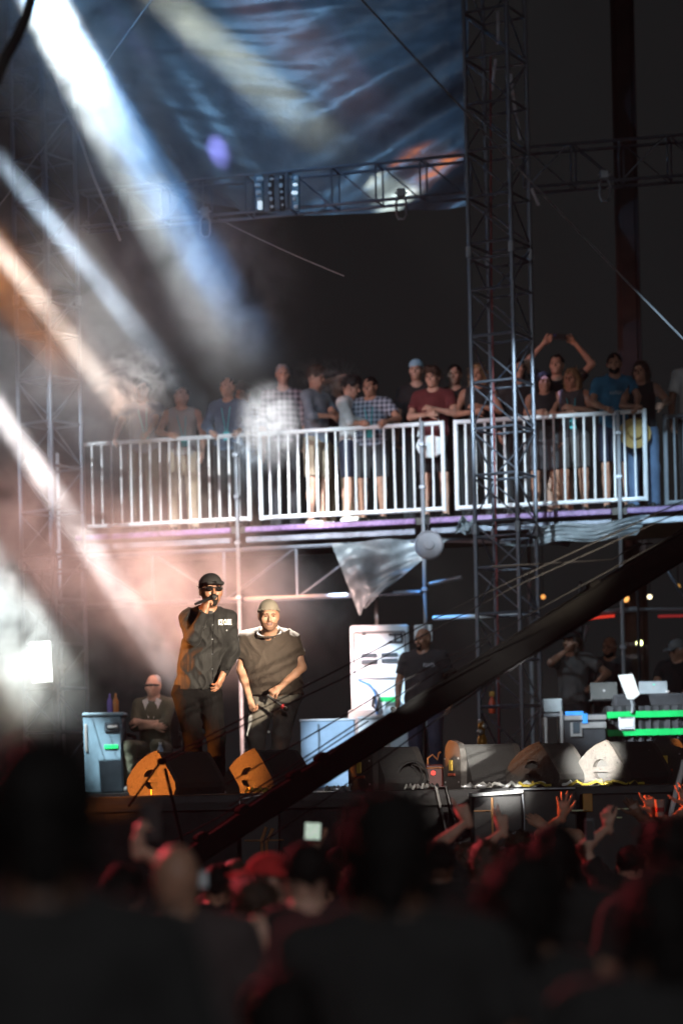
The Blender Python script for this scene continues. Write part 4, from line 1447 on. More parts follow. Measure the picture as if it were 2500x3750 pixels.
deck_person('woman with long blond hair beside the filming man', 2096, 1348, .45, -.1, arms='chest', skin='tan', hair=('long', 'blond'), shirt=DGREY, sleeve='none', bottom=GREYT, shorts=True, head=(R(-14), 0, 0), w=.9, extra=badge())


def strokes(name, ob, c, w, h, n, material, t, seed, arch=0.0):
    """worn, unreadable chest print: a row of short strokes"""
    rr = random.Random(seed)
    b = bvh_of(ob)
    m = MB()
    for i in range(n):
        x = (i + .5) / n - .5
        zz = arch * (1 - 4 * x * x)
        hh = h * rr.uniform(.75, 1.0)
        ww = w / n * .62
        for k, (dx, dz, sw, sh) in enumerate(((-.3, 0, .3, 1.0), (.1, rr.choice((-.38, .38, 0)), .7, .24), (.3, 0, .26, rr.uniform(.5, 1.0)))):
            o_ = Vector(c) + Vector((x * w + dx * ww, 0, zz + dz * hh))
            q = [o_ + Vector((sx * sw * ww / 2, 0, sz * sh * hh / 2)) for sx, sz in ((-1, -1), (1, -1), (1, 1), (-1, 1))]
            m.add(drop_on(b, q, (0, 1, 0), lift=.003 + .0008 * k), [(0, 1, 2, 3)])
    return m.build(name, material, t)


def tee_text(t, J, M, hc):
    s = [o for o in t.children if o.name.startswith('shirt')][0]
    strokes('chest_print', s, Vector(J['chest']) + Vector((.03, -.4, .02)), .2, .045, 7, mat('pale_print', (.4, .46, .52), rough=.7), t, 4)


deck_person('bearded man in sky blue tee leaning on the right railing', 2252, 1293, .4, .1, arms='rail', hx=dict(R=2215, L=2330), skin='tan', hair=('short', 'black'), shirt=TEAL, bottom=NAVY, shorts=True, beard='full', head=(R(-8), 0, 0), w=1.1, extra=tee_text)
deck_person('woman in black tank top with long brown hair at the right railing', 2348, 1322, .4, -.1, arms='rail', hx=dict(R=2318, L=2425), skin='tan', hair=('long', 'brown'), shirt=BLK, sleeve='none', bottom=DENIM, head=(R(-12), 0, 0), w=.92)
deck_person('person in white tee cut off by the right edge', 2545, 1255, .75, 0, arms='down', skin='brown', hair=('short', 'black'), shirt=WHT, bottom=BLK, w=1.1)
hat = thing('straw_hat', on_deck(2322, .12) + Vector((0, 0, .86)), 'yellow straw hat hanging on the right railing', 'hat')
STRAW = mat('straw', (0.42, 0.28, 0.1), rough=.8, var=.25, scale=60, bump=.6, bscale=150)
MB().lathe([(.185, 0), (.17, .012), (.09, .02), (.085, .08), (.05, .1), (.005, .102)], 20, (0, 0, 0), Matrix.Rotation(R(80), 3, 'X')).build('crown_and_brim', STRAW, hat, True)
bg = thing('bag', on_deck(1572, .12) + Vector((0, 0, .72)), 'white shoulder bag hanging behind the second railing panel', 'bag')
surf('pouch', [([ell((0, 0, .13), (.17, .05, .15), .03), cut((0, 0, .25), (.1, 0, 1))], .014, wrinkle(.006, 40, 1))], WHT, bg)
MB().tube([(-.14, 0, .24), (-.1, .1, .5), (.1, .1, .5), (.14, 0, .24)], .012, 6).build('strap', WHT, bg, True)

# ------------------------------------------------------------------ people on the stage behind the performers
GRS = 'crew and guests at the back of the stage'


def stage_person(label, px, top, Y, rz=0.0, arms=None, **kw):
    loc = P(px, 2885, Y); loc.z = STZ
    h = fit_h(px, top, loc, STZ)
    J = default_joints(h, kw.get('w', 1.0))
    if arms: arms(J, h, loc, rz)
    return person(label, loc, rz, J, h=h, group=GRS, vox=.016, hvox=.009, wr=.005, **kw)


def guard_text(t, J, M, hc):
    s = [o for o in t.children if o.name.startswith('shirt')][0]
    strokes('chest_print', s, Vector(J['chest']) + Vector((.085, -.4, .055)), .13, .05, 5, mat('grey_print', (.4, .4, .44), rough=.7), t, 8)


stage_person('bald bearded man in black tee standing by the white cabinet', 1562, 2300, 26.8, -.25, skin='brown', hair=('bald', 'black'), shirt=BLK, bottom=NAVY, head=(R(-28), R(-5), 0), w=1.2, fat=.02, belly=.04, extra=guard_text, beard='goatee')


def sip(J, h, loc, rz):
    arm_to(J, 'R', J['head'] + np.array((-.02, -.13, -.09)), (-1, 0, -.8), h)
    arm_to(J, 'L', J['shL'] + np.array((.12, -.2, -.3)), (1, .3, -.4), h)


stage_person('man in grey tee and dark cap raising a hand to his face at the desk', 2105, 2312, 27.4, -.35, sip, skin='tan', hair=('long', 'brown'), shirt=GREYT, bottom=BLK, head=(R(-25), R(5), 0), cap=(CAPM, False))
stage_person('bald man in black shirt behind the laptops', 2243, 2332, 28.2, -.2, skin='brown', hair=('bald', 'black'), shirt=BLK, sleeve='long', bottom=BLK, head=(R(-20), R(-6), 0), beard='full')
stage_person('man in grey flat cap at the right edge behind the desk', 2490, 2345, 27.4, -.3, lambda J, h, l, r: (arm_to(J, 'R', J['waist'] + np.array((-.1, -.3, .0)), (-1, .3, -.4), h), arm_to(J, 'L', J['waist'] + np.array((.1, -.32, -.02)), (1, .3, -.4), h)),
             skin='tan', hair=('short', 'grey'), shirt=BLK, sleeve='short', bottom=BLK, head=(R(-35), R(-12), 0), cap=(cloth('cap_grey', (.2, .21, .22)), False))

# seated man with crossed arms
rs = P(560, 2888, 26.0); rs.z = STZ
Js = default_joints(1.75)
for k in ('pel', 'waist', 'chest', 'shL', 'shR', 'neck', 'head', 'elL', 'elR', 'wrL', 'wrR', 'hipL', 'hipR'):
    Js[k] = Js[k] + np.array((0, .12, -.46))
Js['kneeL'] = np.array((.17, -.36, .5)); Js['kneeR'] = np.array((-.16, -.34, .5))
Js['ankL'] = np.array((.17, -.3, .085)); Js['ankR'] = np.array((-.17, -.28, .085))
arm_to(Js, 'R', Js['chest'] + np.array((.06, -.22, -.1)), (-1, -.1, -.6))
arm_to(Js, 'L', Js['chest'] + np.array((-.08, -.22, -.05)), (1, -.1, -.6))


def shades(t, J, M, hc):
    T = lambda *p: Vector(hc + M @ (np.array(p) * 1.03))
    MB().tube([T(.078, -.02, .01), T(.06, -.094, .01), T(0, -.105, .01), T(-.06, -.094, .01), T(-.078, -.02, .01)], .011, 6).build('sunglasses', CAPM, t, True)
    nk = Vector(J['neck'])
    for s in (-1, 1):
        MB().add([nk + Vector((s * .05, -.09, .03)), nk + Vector((s * .11, -.1, .0)), nk + Vector((s * .03, -.15, -.2)), nk + Vector((s * .01, -.14, -.14))], [(0, 1, 2, 3)]).build('shirt_collar', WHT, t)


person('seated white-haired man in sunglasses and olive jacket with arms crossed', rs, R(-12), Js, skin='fair', hair=('buzz', 'grey'), shirt=OLIVE, sleeve='rolled', bottom=OLIVE, head=(R(-16), 0, 0), vox=.015, hvox=.009, hem=.42, extra=shades, group=GRS)
ch = thing('chair', rs + Vector((0.02, .16, 0)), 'dark office chair under the seated white-haired man', 'chair', None, R(-12))
MB().bbox((0, -.02, .40), (.5, .48, .07), .03).build('seat', BLACK, ch)
MB().bbox((0, .27, .75), (.46, .06, .55), .03).build('backrest', BLACK, ch)
MB().lathe([(.03, .06), (.03, .36)], 8).build('post', BLACKM, ch)
for i in range(5):
    a = i * 2 * math.pi / 5 + .3
    rod('foot', (0, 0, .09), (.29 * math.cos(a), .29 * math.sin(a), .05), .02, BLACKM, ch)
for s in (-1, 1):
    MB().tube([(s * .27, .2, .42), (s * .29, .2, .62), (s * .29, -.1, .64)], .022, 6).build('armrest', BLACKM, ch, True)

# ------------------------------------------------------------------ floor monitors
MONP = mat('monitor_paint', (0.042, 0.038, 0.035), rough=0.5, var=0.35, scale=60, bump=0.9, bscale=160, spec=0.45)
MONF = mat('monitor_grille', (0.03, 0.03, 0.03), rough=0.6, var=0.25, scale=80, bump=0.6, bscale=260)
LABEL = mat('yellow_label', (0.55, 0.36, 0.06), rough=0.6)
ORLED = mat('red_led', (0.4, 0.02, 0.02), rough=.4, emit=(1, .05, .03), estr=1.2)
OUT = [(0.0, .05), (0.0, .13), (.05, .2), (.125, .265), (.22, .318), (.30, .345), (.335, .35), (.36, .335), (.40, .285), (.47, .185), (.525, .1), (.53, .055), (.505, .0), (.03, .0)]


def arc(cx, cz, r, a0, a1, n=8, sx=1.0):
    return [(cx + sx * r * math.cos(R(a0 + (a1 - a0) * i / n)), cz + r * math.sin(R(a0 + (a1 - a0) * i / n))) for i in range(n + 1)]


HOLES = [arc(.265, .15, .06, 0, 180, 8, 1.25), arc(.265, .108, .06, 180, 360, 8, 1.25)]
_slot = [(.255, .0), (.28, .0)]


def monitor(px, py, Y, th, label, we=.53, sc=1.0, plate=False, side=MONP):
    o = P(px, py, Y); o.z = STZ + .004
    t = thing('floor_monitor', o, label, 'stage monitor', 'floor monitors along the stage edge')
    s = Vector((math.cos(th), -math.sin(th), 0)); e = Vector((math.sin(th), math.cos(th), 0)); z = Vector((0, 0, 1))
    out = [(a * sc, b * sc) for a, b in OUT]
    if plate:
        out_p = [(.0, .0), (.0, .2)] + [(a, b) for a, b in arc(.19, .2, .19, 180, 90, 6, 1.0)] + [(.36, .36), (.4, .32), (.42, .25), (.42, 0)]
        out_p = [(a * sc, b * sc) for a, b in out_p]
        MB().prism([out_p], (Vector(), s, z, e), .05).build('side_panel', side, t)
        MB().bbox(s * .2 * sc + z * .185 * sc - e * .006, (.07, .012, .09), .004, Matrix.Rotation(-th, 3, 'Z')).build('socket_label', LABEL, t)
        MB().bbox(s * .21 * sc + z * .11 * sc - e * .006, (.16, .008, .022), .002, Matrix.Rotation(-th, 3, 'Z')).build('rating_strip', mat('red_strip', (.3, .06, .03), rough=.6), t)
        for a, b in ((.05, .05), (.05, .24), (.37, .05), (.37, .24)):
            MB().lathe([(.008, -.004), (.008, .004)], 8, s * a * sc + z * b * sc - e * .003, Matrix.Rotation(-th, 3, 'Z') @ Matrix.Rotation(R(90), 3, 'X')).build('screw', SILVER, t)
    else:
        holes = [[(a * sc, b * sc) for a, b in h] for h in HOLES]
        MB().prism([out] + holes, (Vector(), s, z, e), .05).build('side_panel', side, t)
        MB().prism([[(.258 * sc, .004), (.276 * sc, .004), (.276 * sc, .05 * sc), (.258 * sc, .05 * sc)]], (-e * .003, s, z, e), .006).build('badge', LABEL, t)
        for a, b in ((.05, .07), (.2, .28), (.32, .32), (.44, .18), (.48, .05), (.22, .22), (.32, .22), (.265, .128), (.2, .06), (.33, .06)):
            MB().lathe([(.006, -.003), (.006, .003)], 6, s * a * sc + z * b * sc - e * .002, Matrix.Rotation(-th, 3, 'Z') @ Matrix.Rotation(R(90), 3, 'X')).build('screw', BLACKM, t)
    b = MB().prism([out], (e * .051, s, z, e), (we - .1) * sc).build('cabinet', MONF, t)
    MB().prism([out], (e * ((we - .1) * sc + .052), s, z, e), .05).build('side_panel', side, t)
    # curved front rim along the top edge
    rim = [s * a * sc + z * (b + .006) * sc for a, b in OUT[1:7]]
    MB().tube([q + e * .02 for q in rim], .009, 6).build('rim', side, t, True)
    # cable cleat low on the front
    MB().bbox(s * .515 * sc + z * .05 + e * .3 * sc, (.02, .05, .05), .006, Matrix.Rotation(-th, 3, 'Z')).build('cleat', BLACKM, t)
    return t


monitor(466, 2908, 19.45, R(38), 'orange-lit floor monitor at the left end, before the singer', we=.62)
monitor(820, 2903, 19.5, R(38), 'orange-lit floor monitor with grey front in front of the beanie performer')
monitor(1276, 2890, 19.6, R(62), 'floor monitor with yellow socket plate under the black boom arm', we=.46, plate=True)
monitor(1624, 2888, 19.75, R(73), 'pale-topped floor monitor with socket plate and white glint', we=.52, plate=True, sc=1.02)
monitor(1852, 2880, 19.3, R(40), 'dark floor monitor with orange rim, middle right', we=.44)
monitor(2104, 2880, 19.3, R(44), 'floor monitor with brilliant white side facing left', we=.6)
monitor(2372, 2880, 19.7, R(52), 'dark floor monitor cut by the right edge', we=.6, plate=True)

# ------------------------------------------------------------------ small boxes, connectors and cables along the stage lip
t = thing('connector_box', P(1590, 2886, 19.5) * 1.0, 'small red-lit connector box with looped cables on the stage edge', 'connector box')
t.location.z = STZ + .004
MB().bbox((0, 0, .1), (.14, .16, .2), .012).build('case', mat('dark_red_case', (.06, .012, .01), rough=.4), t)
MB().lathe([(.02, -.01), (.02, .01)], 10, (-.01, -.085, .13), Matrix.Rotation(R(90), 3, 'X')).build('lamp', ORLED, t)
rod('lip', (-.075, -.082, .17), (.075, -.082, .17), .006, mat('copper', (.5, .2, .08), rough=.3, metal=.8), t)
MB().tube([(-.05, 0, .2), (-.05, 0, .25), (-.01, 0, .28), (.03, 0, .24), (.04, 0, .29), (.06, 0, .3)], .009, 6).build('handle', MATS['copper'], t, True)
t = thing('cable_clamp', P(2356, 2878, 19.35), 'shiny steel bracket with tangled plugs beside the right monitors', 'bracket')
t.location.z = STZ + .004
for x in (-.06, .06):
    MB().bbox((x, 0, .09), (.022, .06, .18), .005).build('upright', SILVER, t)
MB().bbox((0, 0, .185), (.145, .065, .03), .006).build('bridge', SILVER, t)
MB().tube([(-.06, 0, .2), (-.045, 0, .28), (0, 0, .3), (.045, 0, .27), (.06, 0, .2)], .008, 6).build('bail', SILVER, t, True)
MB().tube([(-.03, -.03, .02), (-.01, -.05, .08), (.03, -.03, .1), (.01, -.02, .15)], .012, 6).build('plug', mat('brass', (.6, .42, .12), rough=.3, metal=.8), t, True)
MB().bbox((0.0, -.02, .15), (.05, .03, .04), .006).build('plug', mat('red_plug', (.4, .03, .03), rough=.5), t)

CABS = [('black', (.02, .02, .02)), ('grey', (.28, .28, .27)), ('yellow', (.4, .3, .05)), ('white', (.6, .6, .58))]


def floor_cable(x0, x1, y, col, label, r=.011, amp=.08, seed=1, hang=None):
    rr = random.Random(seed)
    a, b = P(x0, 2895, y), P(x1, 2895, y)
    pts = []
    for i in range(25):
        q = a.lerp(b, i / 24)
        pts.append(Vector((q.x, q.y + amp * math.sin(i * .8 + seed) * rr.uniform(.5, 1), STZ + r + .004 + max(0, .03 * math.sin(i * 1.7 + seed)))))
    if hang:
        e = pts[-1]
        pts += [Vector((e.x + .03, 18.72, STZ + .02)), Vector((e.x + .06, 18.68, STZ - .12)), Vector((e.x + .12, 18.68, STZ - hang))]
    wire('cable', pts, r, mat('cable_' + col, dict(CABS)[col], rough=.35, var=.2), label, 'cable')


floor_cable(1690, 1930, 19.15, 'grey', 'pale cable lying before the middle monitors', seed=3)
floor_cable(1740, 2090, 19.05, 'white', 'white cable winding along the stage lip', seed=5, r=.013)
floor_cable(1900, 2360, 19.0, 'yellow', 'yellowish cable along the right stage lip', seed=8)
floor_cable(1500, 1610, 19.2, 'black', 'black cable hanging over the stage edge by the connector box', seed=2, hang=.35)
floor_cable(1480, 1575, 19.1, 'grey', 'grey cable hanging over the stage edge, left of the first', seed=4, hang=.4)
floor_cable(900, 1010, 19.1, 'yellow', 'short orange-lit cable at the foot of the second monitor', seed=6)
floor_cable(1190, 1280, 19.1, 'grey', 'coiled grey cable end under the boom arm', seed=11)
for i, (x, c, lab) in enumerate(((1712, SILVER, 'plug'), (1765, SILVER, 'plug'), (2230, mat('brass2', (.6, .45, .1), rough=.25, metal=.8), 'plug'), (2290, MATS['brass2'], 'plug'), (1242, SILVER, 'plug'))):
    q = P(x, 2895, 18.98); q.z = STZ + .02
    o = MB().lathe([(.008, -.05), (.012, -.03), (.02, -.028), (.02, .02), (.015, .03)], 10, (0, 0, 0), Matrix.Rotation(R(90), 3, 'Y')).build('connector', c, None, True)
    o.location = q
    tag(o, ['silver cable connector right of the socket-plate monitor', 'silver cable connector on the lip below the pale monitor', 'brass connector glinting before the white-sided monitor', 'brass connector right of the white-sided monitor', 'silver connector lying under the boom arm'][i], 'connector', 'cable connectors on the stage lip')
loop = thing('coiled_cable', P(1470, 2880, 19.35), 'coil of dark cable hanging beside the socket-plate monitor', 'cable')
loop.location.z = STZ + .02
for k in range(4):
    MB().tube([(0.0 + .09 * math.cos(a) * (1 + .1 * k) + .03 * k, -.03 * k, .1 + .085 * math.sin(a) * (1 + .1 * k)) for a in np.arange(0, 6.5, .4)], .01, 6).build('turn', RUBBER, loop, True)

# ------------------------------------------------------------------ cases and cabinets at the back of the stage
Yc = 27.4
t = thing('power_cabinet', P(1402, 2885, Yc), 'tall white cabinet with dark vents standing behind the bald man', 'cabinet')
t.location.z = STZ
w, h = 215 / FPX * Yc, (2885 - 2292) / FPX * Yc
CAB = mat('white_cabinet', (.6, .68, .75), rough=.4, var=.08)
DKV = mat('dark_vent', (.03, .045, .06), rough=.5)
MB().bbox((0, .3, h * .5), (w, .6, h), .02).build('body', CAB, t)
q = lambda px, py: ((px - 1402) / FPX * Yc, -.012, (2885 - py) / FPX * Yc)
for a, b, nm in (((1310, 2318), (1494, 2318), 'trim'), ((1306, 2318), (1306, 2480), 'trim'), ((1494, 2318), (1494, 2480), 'trim'), ((1310, 2488), (1460, 2488), 'trim')):
    rod(nm, q(*a), q(*b), .012, GALV, t)
for px, py, ww, hh in ((1344, 2323, 14, 9), (1362, 2403, 58, 15), (1362, 2427, 60, 18), (1436, 2402, 60, 14), (1436, 2424, 60, 16)):
    MB().bbox(q(px, py), (ww / FPX * Yc, .03, hh / FPX * Yc), .004).build('vent', DKV, t)
for px, py, ww, hh in ((1460, 2329, 50, 7), (1460, 2356, 50, 7), (1458, 2342, 6, 34), (1482, 2340, 6, 34)):
    MB().bbox(q(px, py), (ww / FPX * Yc, .03, hh / FPX * Yc), .003).build('hinge_bar', DKV, t)
MB().bbox((0, -.05, (2885 - 2690) / FPX * Yc / 2 + .15), (w * 1.12, .09, .86), .012).build('lower_door', mat('pale_grey_panel', (.42, .5, .56), rough=.5, var=.1), t)
MB().bbox(Vector(q(1430, 2567)) + Vector((0, -.1, 0)), (60 / FPX * Yc, .01, 18 / FPX * Yc), .003).build('green_sticker', GREEN, t)
MB().tube([Vector(q(1320, 2495)) + Vector((0, -.1, 0)), Vector(q(1362, 2510)) + Vector((0, -.12, 0)), Vector(q(1380, 2545)) + Vector((0, -.12, 0)), Vector(q(1385, 2620)) + Vector((0, -.12, 0))], .014, 6).build('blue_hose', mat('blue_hose', (.05, .2, .5), rough=.4), t, True)
MB().tube([Vector(q(1375, 2555)) + Vector((0, -.15, 0)), Vector(q(1370, 2590)) + Vector((0, -.17, 0)), Vector(q(1385, 2610)) + Vector((0, -.17, 0)), Vector(q(1395, 2560)) + Vector((0, -.16, 0))], .018, 6).build('cable_bundle', RUBBER, t, True)
t = thing('white_carton', P(1548, 2290, 28.3), 'white box top peeking above the bald man on the back shelf', 'box')
MB().bbox((0, 0, -.1), (.21, .2, .2), .01).build('carton', WHITE, t)
rod('shelf_leg', (0, 0, -.2), (0, 0, STZ - t.location.z), .02, BLACKM, t)
t = thing('road_case', P(1205, 2885, 25.4), 'pale blue road case low behind the boom arm', 'road case')
t.location.z = STZ
wk = 200 / FPX * 25.4
MB().bbox((0, .3, .37), (wk, .6, .72), .015).build('body', mat('pale_blue_panel', (.3, .42, .56), rough=.55, var=.08), t)
MB().bbox((-.1, -.008, .36), (.02, .02, .66), .003).build('seam_bar', mat('seam_grey', (.12, .16, .2), rough=.5), t)
MB().bbox((0, .3, .735), (wk + .02, .62, .02), .005).build('lid_edge', WHITE, t)
t = thing('white_case', P(1375, 2885, 24.9), 'white box lid catching the light just above the boom arm', 'box')
t.location.z = STZ
MB().bbox((0, .2, .36), (.33, .4, .72), .02).build('body', WHITE, t)
MB().bbox((0, .2, .735), (.35, .42, .03), .008).build('lid', WHITE, t)
t = thing('equipment_case', P(380, 2888, 25.6), 'blue-grey equipment case with recessed handle at the left of the stage', 'equipment case')
t.location.z = STZ
BG = mat('blue_grey_case', (.09, .15, .2), rough=.5, var=.15)
wk = 142 / FPX * 25.6
MB().bbox((0, .25, .42), (wk, .5, .84), .02).build('body', BG, t)
MB().bbox((0.01, .25, .855), (wk + .03, .53, .035), .01).build('lid', mat('blue_grey_light', (.2, .3, .38), rough=.5), t)
MB().bbox((.1, -.004, .71), (.16, .02, .1), .01).build('handle_dish', DKV, t)
MB().bbox((.11, -.02, .715), (.11, .02, .035), .008).build('handle', SILVER, t)
MB().bbox((.09, -.006, .5), (.15, .012, .045), .004).build('green_sticker', GREEN, t)
MB().bbox((-wk / 2 + .03, -.006, .6), (.03, .015, .3), .005).build('corner_edge', SILVER, t)
for x, lab, c in ((403, 'violet bottle standing on the blue-grey case', (.1, .08, .3)), (425, 'amber bottle standing on the blue-grey case', (.3, .12, .03))):
    o = MB().lathe([(.03, 0), (.032, .02), (.032, .13), (.012, .17), (.012, .21)], 10).build('bottle', mat('bottle_' + lab[:5], c, rough=.15), None, True)
    pp = P(x, 2700, 25.8); o.location = (pp.x, 25.85, STZ + .874)
    tag(o, lab, 'bottle')
wb = thing('water_bottle', P(590, 2888, 24.8), 'clear water bottle with blue label on a low box near the seated man', 'bottle')
wb.location.z = STZ + .3
MB().lathe([(.03, 0), (.033, .02), (.033, .15), (.014, .19), (.014, .215)], 12).build('flask', mat('clear_plastic', (.35, .45, .6), rough=.12), wb, True)
MB().lathe([(.0345, .05), (.0345, .12)], 12).build('label', mat('blue_label', (.02, .12, .6), rough=.4), wb, True)
MB().lathe([(.017, .2), (.017, .225)], 10).build('cap', WHITE, wb, True)
t = thing('low_box', P(590, 2888, 24.8), 'low black box under the water bottle', 'box')
t.location.z = STZ
MB().bbox((0, 0, .15), (.5, .35, .298), .01).build('body', BLACK, t)
MB().bbox((0, -.18, .2), (.12, .012, .06), .006).build('handle', BLACKM, t)

# white notice board hanging on the left tower
t = thing('notice_board', P(152, 2425, 25.0), 'white board hanging in the bright smoke at the left', 'board')
MB().bbox((0, 0, 0), (.215, .012, .43), .003, Matrix.Rotation(R(-2), 3, 'Y')).build('panel', mat('white_board', (.8, .8, .8), rough=.5, var=.03), t)
rod('cord', (-.06, 0, .21), (-.02, .6, 1.2), .004, RUBBER, t)
rod('cord', (.06, 0, .21), (.1, .6, 1.2), .004, RUBBER, t)

# ------------------------------------------------------------------ DJ desk
Yd = 25.9
t = thing('dj_desk', P(2400, 2885, Yd), 'desk draped in black cloth with two green tape bands', 'desk')
t.location.z = STZ
q = lambda px, py, d=0.0: Vector(((px - 2400) / FPX * Yd, d, (2885 - py) / FPX * Yd))
DRAPE = mat('black_drape', (.032, .034, .04), rough=.8, var=.25, bump=.4, bscale=30)
x0, x1 = q(2226, 0).x, q(2640, 0).x
nn = 70
vs, fs = [], []
for i in range(nn + 1):
    x = x0 + (x1 - x0) * i / nn
    for j, (z, am) in enumerate(((.0, .035), (.4, .025), (.66, .012), (.82, .004))):
        vs.append((x, -.02 + am * math.sin(i * 1.1 + j * .3) + am * .5 * math.sin(i * 2.7), z))
for i in range(nn):
    for j in range(3):
        fs.append((i * 4 + j, i * 4 + 4 + j, i * 4 + 5 + j, i * 4 + 1 + j))
MB().add(vs, fs).build('drape', DRAPE, t, True)
MB().bbox(((x0 + x1) / 2, .4, .42), (x1 - x0 - .02, .72, .82), .01).build('table', BLACK, t)
for py in (2640, 2706):
    MB().bbox((q(2226 + 207, py) + Vector((0, -.062, 0))), (x1 - x0, .012, 24 / FPX * Yd), .003).build('green_band', GREEN, t)
MB().bbox(q(2297, 2673, -.07), (60 / FPX * Yd, .014, 50 / FPX * Yd), .008).build('emblem_plate', mat('emblem_white', (.62, .64, .7), rough=.5), t)
MB().bbox(q(2297, 2672, -.08), (44 / FPX * Yd, .012, 26 / FPX * Yd), .004).build('emblem_panel', mat('emblem_bright', (.85, .86, .9), rough=.4), t)
for i in range(6):
    MB().bbox(q(2277 + i * 8, 2651, -.08), (4 / FPX * Yd, .012, 5 / FPX * Yd), .001).build('emblem_mark', DKV, t)
    MB().bbox(q(2277 + i * 8, 2694, -.08), (5 / FPX * Yd, .012, 5 / FPX * Yd), .001).build('emblem_mark', DKV, t)
MB().bbox(q(2420, 2590, .3), (320 / FPX * Yd, .5, .16), .02).build('mixer', DRAPE, t)
for i, px in enumerate((2405, 2408, 2452, 2460)):
    MB().lathe([(.008, -.006), (.008, .006)], 8, q(px, 2556 if i > 1 else 2530, .1)).build('indicator', mat('led_green', (0, .3, .2), rough=.3, emit=(.05, 1, .6), estr=.6) if i < 2 else mat('led_white', (.6, .6, .6), rough=.3, emit=(1, .9, .95), estr=.5), t)
# laptops and tablet
def laptop(px, py0, py1, wpx, Y, material, label, tilt=0.0):
    c = P(px, py1, Y)
    t = thing('laptop', c, label, 'laptop', 'laptops on the desk')
    ww, hh = wpx / FPX * Y, (py1 - py0) / FPX * Y
    M_ = Matrix.Rotation(tilt, 3, 'Y') @ Matrix.Rotation(R(-12), 3, 'X')
    MB().bbox(M_ @ Vector((0, 0, hh / 2)), (ww, .012, hh), .01, M_).build('lid', material, t)
    MB().lathe([(.014, -.002), (.014, .002)], 12, M_ @ Vector((0, -.009, hh / 2)), M_ @ Matrix.Rotation(R(90), 3, 'X')).build('lid_mark', mat('lid_mark', (.35, .35, .36), rough=.4), t)
    MB().bbox((0, .13, -.006), (ww, .24, .016), .005).build('base', mat('laptop_grey', (.2, .21, .22), rough=.4, metal=.4), t)
    return t


laptop(2212, 2497, 2562, 100, 26.2, mat('laptop_dark', (.09, .095, .095), rough=.4, metal=.3), 'dark grey laptop left on the desk, lid towards the crowd')
laptop(2392, 2494, 2545, 104, 26.2, mat('laptop_silver', (.33, .38, .42), rough=.4, metal=.3), 'silver laptop right on the desk')
t = thing('tablet', P(2310, 2565, 25.8), 'bright white tablet leaning on a small stand between the laptops', 'tablet')
ww = 25.8 / FPX
MB().prism([[(-48 * ww, 92 * ww), (6 * ww, 96 * ww), (32 * ww, 20 * ww), (10 * ww, 4 * ww), (-14 * ww, 4 * ww)]], (Vector(), Vector((1, 0, 0)), Vector((0, -.15, 1)), Vector((0, 1, 0))), .01).build('panel', mat('tablet_white', (.8, .82, .8), rough=.35), t)
MB().tube([(0, .02, .02), (.02, .02, -.05), (.01, .02, -.14)], .018, 8).build('stand', GALV, t, True)
# black flight case with silver edges left of the desk
t = thing('flight_case', P(2148, 2885, 25.6), 'black flight case with silver edges, latch and blue tape left of the desk', 'flight case')
t.location.z = STZ
q = lambda px, py, d=0.0: Vector(((px - 2148) / FPX * 25.6, d, (2885 - py) / FPX * 25.6))
MB().bbox((0, .3, .37), (152 / FPX * 25.6, .6, .74), .012).build('body', mat('case_black', (.025, .028, .034), rough=.5, var=.2), t)
MB().bbox(q(2148, 2646, -.006), (154 / FPX * 25.6, .02, 18 / FPX * 25.6), .004).build('edge_rail', SILVER, t)
MB().bbox(q(2178, 2675, -.006), (94 / FPX * 25.6, .02, 22 / FPX * 25.6), .004).build('edge_rail', SILVER, t)
MB().bbox(q(2108, 2630, -.01), (66 / FPX * 25.6, .02, 15 / FPX * 25.6), .003).build('blue_tape', mat('blue_tape', (.04, .25, .7), rough=.5), t)
MB().bbox(q(2146, 2650, -.02), (20 / FPX * 25.6, .02, 36 / FPX * 25.6), .003).build('blue_tape', MATS['blue_tape'], t)
lt = MB().bbox(q(2114, 2690, -.012), (44 / FPX * 25.6, .02, 54 / FPX * 25.6), .008).build('latch', SILVER, t)
MB().bbox(q(2114, 2684, -.026), (26 / FPX * 25.6, .012, 40 / FPX * 25.6), .004).build('latch_dish', DKV, lt)
MB().bbox(q(2060, 2740, .0), (12 / FPX * 25.6, .03, .72), .005).build('corner_edge', SILVER, t)
t = thing('silver_stool', P(2030, 2885, 25.8), 'silver-grey stool with square legs beside the flight case', 'stool')
t.location.z = STZ
k = 25.8 / FPX
MB().bbox((0, .1, 285 * k), (68 * k, .3, 50 * k), .01).build('seat_box', mat('silver_panel', (.36, .42, .46), rough=.4, metal=.3), t)
MB().bbox((0, .1, 250 * k), (72 * k, .32, 14 * k), .006).build('frame', GALV, t)
for x in (-1, 1):
    for y in (-.03, .23):
        MB().bbox((x * 29 * k, y, 122 * k), (13 * k, .035, 244 * k), .005).build('leg', SILVER, t)
